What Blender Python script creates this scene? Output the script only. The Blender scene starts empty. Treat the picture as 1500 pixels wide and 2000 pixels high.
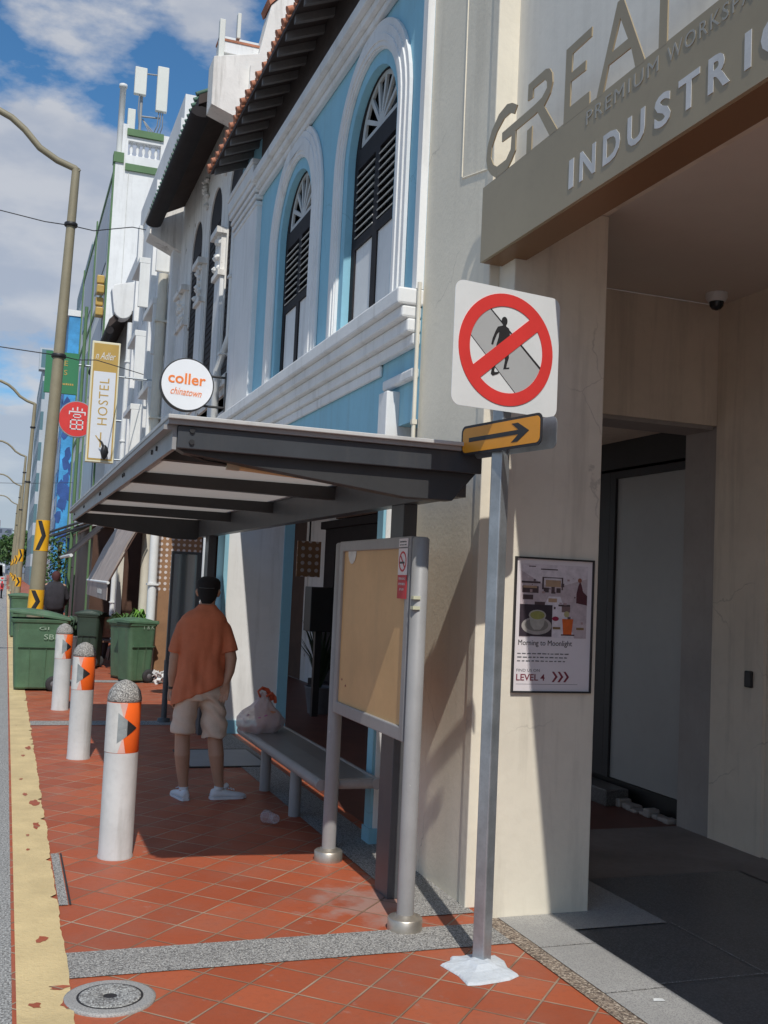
import bpy, bmesh, math, random
from math import sin, cos, pi, radians as rad
from mathutils import Vector, Matrix, noise
from mathutils.geometry import tessellate_polygon
random.seed(7)
V = Vector
SC = bpy.context.scene
COL = SC.collection

# ------------------------------------------------------------------ camera
cam = bpy.data.cameras.new('camera'); camo = bpy.data.objects.new('camera', cam); COL.objects.link(camo)
m = Matrix(((0.93963, -0.06644, -0.33569), (-0.33925, -0.05101, -0.93931), (0.04529, 0.99649, -0.07048)))
camo.matrix_world = Matrix.Translation((0, 0, 1.65)) @ m.to_4x4()
cam.sensor_width = 36; cam.lens = 2043 / 2000 * 36; cam.clip_start = .05; cam.clip_end = 3000
SC.camera = camo
# ------------------------------------------------------------------ sun and sky
SUN = V((-.136, -.80, 1.0)).normalized()
EL = math.asin(SUN.z); AZ = math.atan2(SUN.x, SUN.y)
W = bpy.data.worlds.new('World'); SC.world = W; W.use_nodes = True
nt = W.node_tree; nt.nodes.clear()
N = lambda t: nt.nodes.new(t)
out = N('ShaderNodeOutputWorld'); bg = N('ShaderNodeBackground'); sky = N('ShaderNodeTexSky')
sky.sky_type = 'NISHITA'; sky.sun_disc = False; sky.sun_elevation = EL; sky.sun_rotation = AZ
sky.air_density = 1.0; sky.dust_density = .6; sky.ozone_density = 3
bg.inputs[1].default_value = .063
tc = N('ShaderNodeTexCoord'); mp = N('ShaderNodeMapping'); mp.inputs['Scale'].default_value = (1.0, 1.0, 2.2)
mp.inputs['Location'].default_value = (3.1, .4, 1.35)
nz = N('ShaderNodeTexNoise'); nz.inputs['Scale'].default_value = 5.5; nz.inputs['Detail'].default_value = 9; nz.inputs['Roughness'].default_value = .56
nt.links.new(tc.outputs['Generated'], mp.inputs['Vector']); nt.links.new(mp.outputs[0], nz.inputs['Vector'])
cr = N('ShaderNodeValToRGB'); cr.color_ramp.elements[0].position = .45; cr.color_ramp.elements[1].position = .56
def mnode(op, a, b, c=None):
    q = N('ShaderNodeMath'); q.operation = op
    for i, x in enumerate((a, b) if c is None else (a, b, c)):
        if isinstance(x, (int, float)): q.inputs[i].default_value = x
        else: nt.links.new(x, q.inputs[i])
    return q.outputs[0]
sxyz = N('ShaderNodeSeparateXYZ'); nt.links.new(tc.outputs['Generated'], sxyz.inputs[0])
def mrange(src, a, b, lo, hi):
    q = N('ShaderNodeMapRange'); q.interpolation_type = 'SMOOTHSTEP'; nt.links.new(src, q.inputs[0]); q.inputs[1].default_value = a; q.inputs[2].default_value = b; q.inputs[3].default_value = lo; q.inputs[4].default_value = hi; return q.outputs[0]
PUFFS = (((.03, .885, .463), .085, .22), ((.13, .865, .485), .07, .15), ((.0, .93, .36), .09, .07))
low = mrange(sxyz.outputs[2], .34, .43, .10, -.13)      # a bank of cumulus low in the sky, clearer above
high = mrange(sxyz.outputs[2], .52, .66, 0, .02)
def puff(d, w, amt):
    q = N('ShaderNodeVectorMath'); q.operation = 'DISTANCE'; nt.links.new(tc.outputs['Generated'], q.inputs[0]); q.inputs[1].default_value = d; return mrange(q.outputs['Value'], w * .2, w, amt, 0)
tot = mnode('ADD', nz.outputs['Fac'], mnode('ADD', low, high))
for d, w, amt in PUFFS: tot = mnode('ADD', tot, puff(d, w, amt))
nt.links.new(tot, cr.inputs[0])
cr.color_ramp.elements[1].color = (.86, .86, .86, 1)
mx = N('ShaderNodeMix'); mx.data_type = 'RGBA'
nt.links.new(cr.outputs[0], mx.inputs[0]); vm = N('ShaderNodeMix'); vm.data_type = 'RGBA'; vm.blend_type = 'MULTIPLY'; vm.inputs[0].default_value = 1; vm.inputs[7].default_value = (1.15, 1.95, 2.35, 1); nt.links.new(sky.outputs[0], vm.inputs[6]); nt.links.new(vm.outputs[2], mx.inputs[6])
n2 = N('ShaderNodeTexNoise'); n2.inputs['Scale'].default_value = 9; n2.inputs['Detail'].default_value = 7; nt.links.new(mp.outputs[0], n2.inputs['Vector'])
c2 = N('ShaderNodeMix'); c2.data_type = 'RGBA'; nt.links.new(mrange(n2.outputs['Fac'], .38, .62, 0, 1), c2.inputs[0]); c2.inputs[6].default_value = (8.4, 9.1, 10.6, 1); c2.inputs[7].default_value = (11.6, 11.8, 12.4, 1); nt.links.new(c2.outputs[2], mx.inputs[7])
nt.links.new(mx.outputs[2], bg.inputs[0]); nt.links.new(bg.outputs[0], out.inputs[0])
sl = bpy.data.lights.new('sun', 'SUN'); sl.energy = 4.3; sl.angle = rad(.5); sl.color = (1, .95, .87)
so = bpy.data.objects.new('sun', sl); COL.objects.link(so); so.rotation_euler = SUN.to_track_quat('Z', 'Y').to_euler()
so.location = (0, 0, 30)
vs = SC.view_settings; vs.view_transform = 'Standard'; vs.look = 'None'; vs.exposure = -.28; vs.gamma = 1
# ------------------------------------------------------------------ helpers
WL = {}
class MB:
    def __init__(s): s.v = []; s.f = []; s.sm = []
    def add(s, vs, fs, smooth=False):
        b = len(s.v); s.v += [tuple(v) for v in vs]; s.f += [tuple(b + i for i in f) for f in fs]; s.sm += [smooth] * len(fs); return s
    def box(s, x0, x1, y0, y1, z0, z1):
        vs = [(x, y, z) for z in (z0, z1) for y in (y0, y1) for x in (x0, x1)]
        return s.add(vs, [(0, 2, 3, 1), (4, 5, 7, 6), (0, 1, 5, 4), (2, 6, 7, 3), (0, 4, 6, 2), (1, 3, 7, 5)])
    def obox(s, c, U, Vv, Nn, a, b, d):   # oriented box, half sizes
        c = V(c); U = V(U); Vv = V(Vv); Nn = V(Nn)
        vs = [c + U * a * i + Vv * b * j + Nn * d * k for k in (-1, 1) for j in (-1, 1) for i in (-1, 1)]
        return s.add(vs, [(0, 2, 3, 1), (4, 5, 7, 6), (0, 1, 5, 4), (2, 6, 7, 3), (0, 4, 6, 2), (1, 3, 7, 5)])
    def quad(s, a, b, c, d): return s.add([a, b, c, d], [(0, 1, 2, 3)])
    def plate(s, loops, O, U, Vv, Nn, d0, d1):
        """solid plate: outline loops[0] with holes loops[1:], in frame O,U,V, from depth d0 to d1 along N"""
        O = V(O); U = V(U); Vv = V(Vv); Nn = V(Nn)
        pts = [[V((p[0], p[1], 0)) for p in l] for l in loops]
        tris = tessellate_polygon(pts); flat = [p for l in pts for p in l]; n = len(flat)
        vs = [O + U * p.x + Vv * p.y + Nn * d for d in (d0, d1) for p in flat]
        fs = [tuple(t) for t in tris] + [tuple(i + n for i in reversed(t)) for t in tris]
        k = 0
        for l in pts:
            m_ = len(l)
            for i in range(m_): a, b = k + i, k + (i + 1) % m_; fs.append((a, b, b + n, a + n))
            k += m_
        return s.add(vs, fs)
    def loft(s, rings, cap=True, smooth=True, close=True):
        n = len(rings[0]); vs = [p for r in rings for p in r]; fs = []
        for i in range(len(rings) - 1):
            for j in range(n if close else n - 1):
                a = i * n + j; b = i * n + (j + 1) % n; fs.append((a, b, b + n, a + n))
        s.add(vs, fs, smooth)
        if cap:
            s.add(rings[0], [tuple(range(n))[::-1]]); s.add(rings[-1], [tuple(range(n))])
        return s
    def tube(s, pts, r, n=12, cap=True, smooth=True, round_=False):
        pts = [V(p) for p in pts]; m_ = len(pts)
        rs = list(r) if isinstance(r, (list, tuple)) else [r] * m_
        rs = [q if isinstance(q, (list, tuple)) else (q, q) for q in rs]
        if round_:
            d0 = (pts[0] - pts[1]).normalized(); d1 = (pts[-1] - pts[-2]).normalized(); a, b = rs[0], rs[-1]; pa, pb = pts[0], pts[-1]
            pre = []; post = []
            for t in (80, 55, 28):
                c_, s_ = cos(rad(t)), sin(rad(t))
                pre.append((pa + d0 * min(a) * s_, (a[0] * c_, a[1] * c_)))
                post.append((pb + d1 * min(b) * s_, (b[0] * c_, b[1] * c_)))
            post = post[::-1]
            pts = [p for p, _ in pre] + pts + [p for p, _ in post]; rs = [q for _, q in pre] + rs + [q for _, q in post]; m_ = len(pts)
        rings = []; T0 = None
        for i, p in enumerate(pts):
            T = (pts[min(i + 1, m_ - 1)] - pts[max(i - 1, 0)]).normalized()
            if T0 is None:
                up = V((0, 1, 0)) if abs(T.y) < .9 else V((1, 0, 0))
                A = T.cross(up).normalized()
            else: A = (A - T * A.dot(T)).normalized()
            B = T.cross(A).normalized(); T0 = T
            rings.append([p + A * rs[i][0] * cos(2 * pi * k / n) + B * rs[i][1] * sin(2 * pi * k / n) for k in range(n)])
        return s.loft(rings, cap, smooth)
    def lathe(s, c, prof, n=24, axis='z', smooth=True):
        c = V(c); rings = []
        for r, h in prof:
            if axis == 'z': rings.append([c + V((r * cos(2 * pi * k / n), r * sin(2 * pi * k / n), h)) for k in range(n)])
            elif axis == 'x': rings.append([c + V((h, r * cos(2 * pi * k / n), r * sin(2 * pi * k / n))) for k in range(n)])
            else: rings.append([c + V((r * sin(2 * pi * k / n), h, r * cos(2 * pi * k / n))) for k in range(n)])
        return s.loft(rings, True, smooth)
    def build(s, name, mt, parent=None, bevel=0, label=None, cat=None, group=None, kind=None, normals=True):
        w = WL.get(parent.name, V((0, 0, 0))) if parent else V((0, 0, 0))
        me = bpy.data.meshes.new(name); me.from_pydata([V(v) - w for v in s.v], [], s.f); 
        me.polygons.foreach_set('use_smooth', s.sm)
        if normals:
            bm = bmesh.new(); bm.from_mesh(me); bmesh.ops.recalc_face_normals(bm, faces=bm.faces); bm.to_mesh(me); bm.free()
        me.materials.append(mt)
        o = bpy.data.objects.new(name, me); COL.objects.link(o)
        if parent: o.parent = parent; 
        WL[o.name] = w
        if bevel:
            b = o.modifiers.new('bevel', 'BEVEL'); b.width = bevel; b.segments = 2; b.limit_method = 'ANGLE'; b.angle_limit = rad(35)
        tag(o, label, cat, group, kind)
        return o
def each(name, mt, parent, boxes, bevel=0):
    return [MB().box(*b).build(name, mt, parent, bevel=bevel) for b in boxes]
def tag(o, label=None, cat=None, group=None, kind=None):
    if label: o['label'] = label
    if cat: o['category'] = cat
    if group: o['group'] = group
    if kind: o['kind'] = kind
    return o
def thing(name, label, cat, loc, group=None):
    o = bpy.data.objects.new(name, None); COL.objects.link(o); o.location = loc; o.empty_display_size = .1
    WL[o.name] = V(loc); return tag(o, label, cat, group)
def copy_tree(o, parent=None, label=None):
    c = o.copy(); COL.objects.link(c)
    if parent: c.parent = parent
    if label: c['label'] = label
    for ch in list(o.children): copy_tree(ch, c)
    return c
def arc(cx, cz, r, a0, a1, n=16, ry=None):
    ry = r if ry is None else ry
    return [(cx + r * cos(rad(a0 + (a1 - a0) * i / n)), cz + ry * sin(rad(a0 + (a1 - a0) * i / n))) for i in range(n + 1)]
def rrect(w, h, r, n=6, cx=0, cy=0):
    p = []
    for sx, sy, a in ((1, 1, 0), (-1, 1, 90), (-1, -1, 180), (1, -1, 270)):
        p += [(cx + sx * (w - r) + r * cos(rad(a + 90 * i / n)), cy + sy * (h - r) + r * sin(rad(a + 90 * i / n))) for i in range(n + 1)]
    return p
FS = (V((0, -1, 0)), V((0, 0, 1)), V((-1, 0, 0)))     # a surface facing the street
FC = (V((1, 0, 0)), V((0, 0, 1)), V((0, -1, 0)))      # a surface facing back down the pavement
YZ = (V((0, 1, 0)), V((0, 0, 1)), V((-1, 0, 0)))      # world Y,Z outline facing the street
def text_mb(mb, body, O, fr, w=None, h=None, depth=.002, shear=0, bold=0, spacing=1, rot=0):
    """lettering as thin solids: lower-left corner at O, fitted to width w and/or height h"""
    cu = bpy.data.curves.new('t', 'FONT'); cu.body = body; cu.size = 1; cu.extrude = .0; cu.offset = bold; cu.shear = shear; cu.space_character = spacing
    cu.resolution_u = 3
    o = bpy.data.objects.new('t', cu); COL.objects.link(o)
    dg = bpy.context.evaluated_depsgraph_get(); me = bpy.data.meshes.new_from_object(o.evaluated_get(dg))
    xs = [v.co.x for v in me.vertices]; ys = [v.co.y for v in me.vertices]
    if xs:
        x0, x1, y0, y1 = min(xs), max(xs), min(ys), max(ys)
        sx = w / (x1 - x0) if w else None; sy = h / (y1 - y0) if h else None
        sx = sx or sy; sy = sy or sx
        U, Vv, Nn = fr; O = V(O); c_, s_ = cos(rot), sin(rot)
        U, Vv = U * c_ + Vv * s_, Vv * c_ - U * s_
        n = len(me.vertices)
        P = [O + U * (v.co.x - x0) * sx + Vv * (v.co.y - y0) * sy for v in me.vertices]
        vs = [p + Nn * depth for p in P] + P
        fs = [tuple(p.vertices) for p in me.polygons]
        cnt = {}
        for f in fs:
            for i in range(len(f)): cnt.setdefault(tuple(sorted((f[i], f[(i + 1) % len(f)]))), []).append((f[i], f[(i + 1) % len(f)]))
        side = [(e[0][1], e[0][0], e[0][0] + n, e[0][1] + n) for e in cnt.values() if len(e) == 1]
        mb.add(vs, fs + side)
    bpy.data.objects.remove(o); bpy.data.curves.remove(cu); bpy.data.meshes.remove(me)
    return mb
def marks_mb(mb, O, fr, w, h, n, depth=.001, seed=1):
    """a line of print too small to read: n short strokes of uneven length"""
    r = random.Random(seed); ws = [r.uniform(.5, 1.3) for _ in range(n)]; k = w / (sum(ws) + .35 * (n - 1)); u = 0
    for a in ws: mb.plate([[(u, 0), (u + a * k, 0), (u + a * k, h * r.uniform(.7, 1)), (u, h * r.uniform(.7, 1))]], O, *fr, 0, depth); u += (a + .35) * k
    return mb
# ------------------------------------------------------------------ materials
def M(name, col, rough=.8, var=.08, scale=2.5, bump=0, bscale=60, metal=0, stain=0, speck=None, spec=.5, wear=None, crack=0):
    mt = bpy.data.materials.new(name); mt.use_nodes = True; t = mt.node_tree; b = t.nodes['Principled BSDF']
    L = t.links.new; n = t.nodes.new
    b.inputs['Roughness'].default_value = rough; b.inputs['Metallic'].default_value = metal; b.inputs['Specular IOR Level'].default_value = spec
    g = n('ShaderNodeNewGeometry'); last = None
    def noise_(sc, det=4, vec=None, rg=.55):
        q = n('ShaderNodeTexNoise'); q.inputs['Scale'].default_value = sc; q.inputs['Detail'].default_value = det; q.inputs['Roughness'].default_value = rg
        L(vec or g.outputs['Position'], q.inputs['Vector']); return q.outputs['Fac']
    def mul(src, lo, hi, a, c0, c1):
        r = n('ShaderNodeMapRange'); r.inputs[1].default_value = a[0]; r.inputs[2].default_value = a[1]; r.inputs[3].default_value = lo; r.inputs[4].default_value = hi
        L(src, r.inputs[0]); k = n('ShaderNodeMix'); k.data_type = 'RGBA'; L(r.outputs[0], k.inputs[0])
        if isinstance(c0, tuple): k.inputs[6].default_value = c0
        else: L(c0, k.inputs[6])
        k.inputs[7].default_value = c1; return k.outputs[2]
    c4 = tuple(col) + (1,)
    cur = mul(noise_(scale), 0, 1, (.3, .7), tuple(max(0, min(1, x * (1 - var))) for x in col) + (1,), tuple(min(1, x * (1 + var)) for x in col) + (1,))
    if var > 0: cur = mul(noise_(scale * 9, 5), 0, var * 1.6, (.5, .75), cur, tuple(x * .6 for x in col) + (1,))
    if stain:
        mp_ = n('ShaderNodeMapping'); mp_.inputs['Scale'].default_value = (3.2, 3.2, .28); L(g.outputs['Position'], mp_.inputs['Vector'])
        cur = mul(noise_(2.2, 8, mp_.outputs[0], .65), 0, stain, (.52, .72), cur, (.16, .14, .11, 1))
    if speck:
        cur = mul(noise_(speck[1], 2, None, .3), 0, 1, (.5, .56), cur, tuple(speck[0]) + (1,))
        if len(speck) > 2: cur = mul(noise_(speck[1] * 1.3, 1, None, .3), 0, 1, (.58, .62), cur, tuple(speck[2]) + (1,))
    if wear:
        cur = mul(noise_(wear[1], 6, None, .6), 0, 1, (wear[2], wear[2] + .03), cur, tuple(wear[0]) + (1,))
    if crack:
        nv = n('ShaderNodeTexNoise'); nv.inputs['Scale'].default_value = 2.5; nv.inputs['Detail'].default_value = 6; L(g.outputs['Position'], nv.inputs['Vector'])
        va = n('ShaderNodeVectorMath'); va.operation = 'MULTIPLY_ADD'; L(nv.outputs['Color'], va.inputs[0]); va.inputs[1].default_value = (.5, .5, .5); L(g.outputs['Position'], va.inputs[2])
        vo = n('ShaderNodeTexVoronoi'); vo.feature = 'DISTANCE_TO_EDGE'; vo.inputs['Scale'].default_value = .9; L(va.outputs[0], vo.inputs['Vector'])
        r1 = n('ShaderNodeMapRange'); L(vo.outputs['Distance'], r1.inputs[0]); r1.inputs[1].default_value = .001; r1.inputs[2].default_value = .006; r1.inputs[3].default_value = crack; r1.inputs[4].default_value = 0
        r2 = n('ShaderNodeMapRange'); L(noise_(1.1, 2), r2.inputs[0]); r2.inputs[1].default_value = .52; r2.inputs[2].default_value = .60
        mm = n('ShaderNodeMath'); mm.operation = 'MULTIPLY'; L(r1.outputs[0], mm.inputs[0]); L(r2.outputs[0], mm.inputs[1])
        k = n('ShaderNodeMix'); k.data_type = 'RGBA'; L(mm.outputs[0], k.inputs[0]); L(cur, k.inputs[6]); k.inputs[7].default_value = tuple(x * .4 for x in col) + (1,); cur = k.outputs[2]
    L(cur, b.inputs['Base Color'])
    if bump:
        bp = n('ShaderNodeBump'); bp.inputs['Strength'].default_value = bump; bp.inputs['Distance'].default_value = .01
        L(noise_(bscale, 5), bp.inputs['Height']); L(bp.outputs[0], b.inputs['Normal'])
    return mt
def tile_mat():
    mt = bpy.data.materials.new('terracotta_tile'); mt.use_nodes = True; t = mt.node_tree; b = t.nodes['Principled BSDF']; L = t.links.new
    def n(k, **kw):
        q = t.nodes.new(k)
        for a, v in kw.items(): setattr(q, a, v)
        return q
    g = n('ShaderNodeNewGeometry'); mp_ = n('ShaderNodeMapping'); mp_.inputs['Location'].default_value = (-.56, -5.09, 0)
    L(g.outputs['Position'], mp_.inputs['Vector'])
    vr = n('ShaderNodeVectorRotate'); vr.rotation_type = 'Z_AXIS'; vr.inputs['Angle'].default_value = rad(-46.5); L(mp_.outputs[0], vr.inputs['Vector'])
    sp = n('ShaderNodeSeparateXYZ'); L(vr.outputs[0], sp.inputs[0])
    S = .222; cells = []; dist = []
    for i in (0, 1):
        d = n('ShaderNodeMath', operation='DIVIDE'); L(sp.outputs[i], d.inputs[0]); d.inputs[1].default_value = S
        fl = n('ShaderNodeMath', operation='FLOOR'); L(d.outputs[0], fl.inputs[0]); cells.append(fl.outputs[0])
        fr = n('ShaderNodeMath', operation='PINGPONG'); L(d.outputs[0], fr.inputs[0]); fr.inputs[1].default_value = .5
        dist.append(fr.outputs[0])
    mn = n('ShaderNodeMath', operation='MINIMUM'); L(dist[0], mn.inputs[0]); L(dist[1], mn.inputs[1])
    wob = n('ShaderNodeTexNoise'); wob.inputs['Scale'].default_value = 14; L(g.outputs['Position'], wob.inputs['Vector'])
    wm = n('ShaderNodeMath', operation='MULTIPLY_ADD'); L(wob.outputs['Fac'], wm.inputs[0]); wm.inputs[1].default_value = .012; L(mn.outputs[0], wm.inputs[2])
    gr = n('ShaderNodeMapRange'); L(wm.outputs[0], gr.inputs[0]); gr.inputs[1].default_value = .021; gr.inputs[2].default_value = .034
    cb = n('ShaderNodeCombineXYZ'); L(cells[0], cb.inputs[0]); L(cells[1], cb.inputs[1])
    wn = n('ShaderNodeTexWhiteNoise'); L(cb.outputs[0], wn.inputs['Vector'])
    cr = n('ShaderNodeValToRGB'); L(wn.outputs['Value'], cr.inputs[0])
    e = cr.color_ramp.elements; e[0].color = (.33, .072, .028, 1); e[1].color = (.44, .108, .044, 1)
    q = cr.color_ramp.elements.new(.5); q.color = (.385, .086, .033, 1)
    def mixn(fac, a, c, lo=0, hi=1, f0=.3, f1=.7):
        r = n('ShaderNodeMapRange'); L(fac, r.inputs[0]); r.inputs[1].default_value = f0; r.inputs[2].default_value = f1; r.inputs[3].default_value = lo; r.inputs[4].default_value = hi
        k = n('ShaderNodeMix'); k.data_type = 'RGBA'; L(r.outputs[0], k.inputs[0]); L(a, k.inputs[6]); k.inputs[7].default_value = c; return k.outputs[2]
    def nz_(s, d=5, rg=.6):
        k = n('ShaderNodeTexNoise'); k.inputs['Scale'].default_value = s; k.inputs['Detail'].default_value = d; k.inputs['Roughness'].default_value = rg; L(g.outputs['Position'], k.inputs['Vector']); return k.outputs['Fac']
    c = mixn(nz_(1.7), cr.outputs[0], (.30, .13, .09, 1), 0, .45, .45, .7)
    c = mixn(nz_(30, 6), c, (.22, .07, .04, 1), 0, .35, .5, .75)
    c = mixn(nz_(7.5, 6, .7), c, (.42, .34, .30, 1), 0, .5, .62, .75)
    # pale cement smear near the shelter post
    dd = n('ShaderNodeVectorMath', operation='DISTANCE'); L(g.outputs['Position'], dd.inputs[0]); dd.inputs[1].default_value = (1.98, 5.25, 0)
    nn = n('ShaderNodeMath', operation='MULTIPLY_ADD'); L(nz_(5, 6), nn.inputs[0]); nn.inputs[1].default_value = 1.1; L(dd.outputs['Value'], nn.inputs[2])
    rr = n('ShaderNodeMapRange'); L(nn.outputs[0], rr.inputs[0]); rr.inputs[1].default_value = .72; rr.inputs[2].default_value = .95; rr.inputs[3].default_value = .5; rr.inputs[4].default_value = 0
    k = n('ShaderNodeMix'); k.data_type = 'RGBA'; L(rr.outputs[0], k.inputs[0]); L(c, k.inputs[6]); k.inputs[7].default_value = (.36, .32, .29, 1); c = k.outputs[2]
    k = n('ShaderNodeMix'); k.data_type = 'RGBA'; L(gr.outputs[0], k.inputs[0]); L(c, k.inputs[7])
    gc = n('ShaderNodeValToRGB'); L(nz_(2.2, 3), gc.inputs[0]); gc.color_ramp.elements[0].color = (.22, .13, .08, 1); gc.color_ramp.elements[0].position = .38; gc.color_ramp.elements[1].color = (.42, .31, .22, 1); gc.color_ramp.elements[1].position = .62
    L(gc.outputs[0], k.inputs[6]); L(k.outputs[2], b.inputs['Base Color'])
    rg = n('ShaderNodeMapRange'); L(nz_(3), rg.inputs[0]); rg.inputs[3].default_value = .42; rg.inputs[4].default_value = .75; L(rg.outputs[0], b.inputs['Roughness'])
    bp = n('ShaderNodeBump'); bp.inputs['Strength'].default_value = .7; bp.inputs['Distance'].default_value = .010
    ad = n('ShaderNodeMath', operation='MULTIPLY_ADD'); L(nz_(40), ad.inputs[0]); ad.inputs[1].default_value = .25; L(gr.outputs[0], ad.inputs[2])
    L(ad.outputs[0], bp.inputs['Height']); L(bp.outputs[0], b.inputs['Normal'])
    return mt
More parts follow.
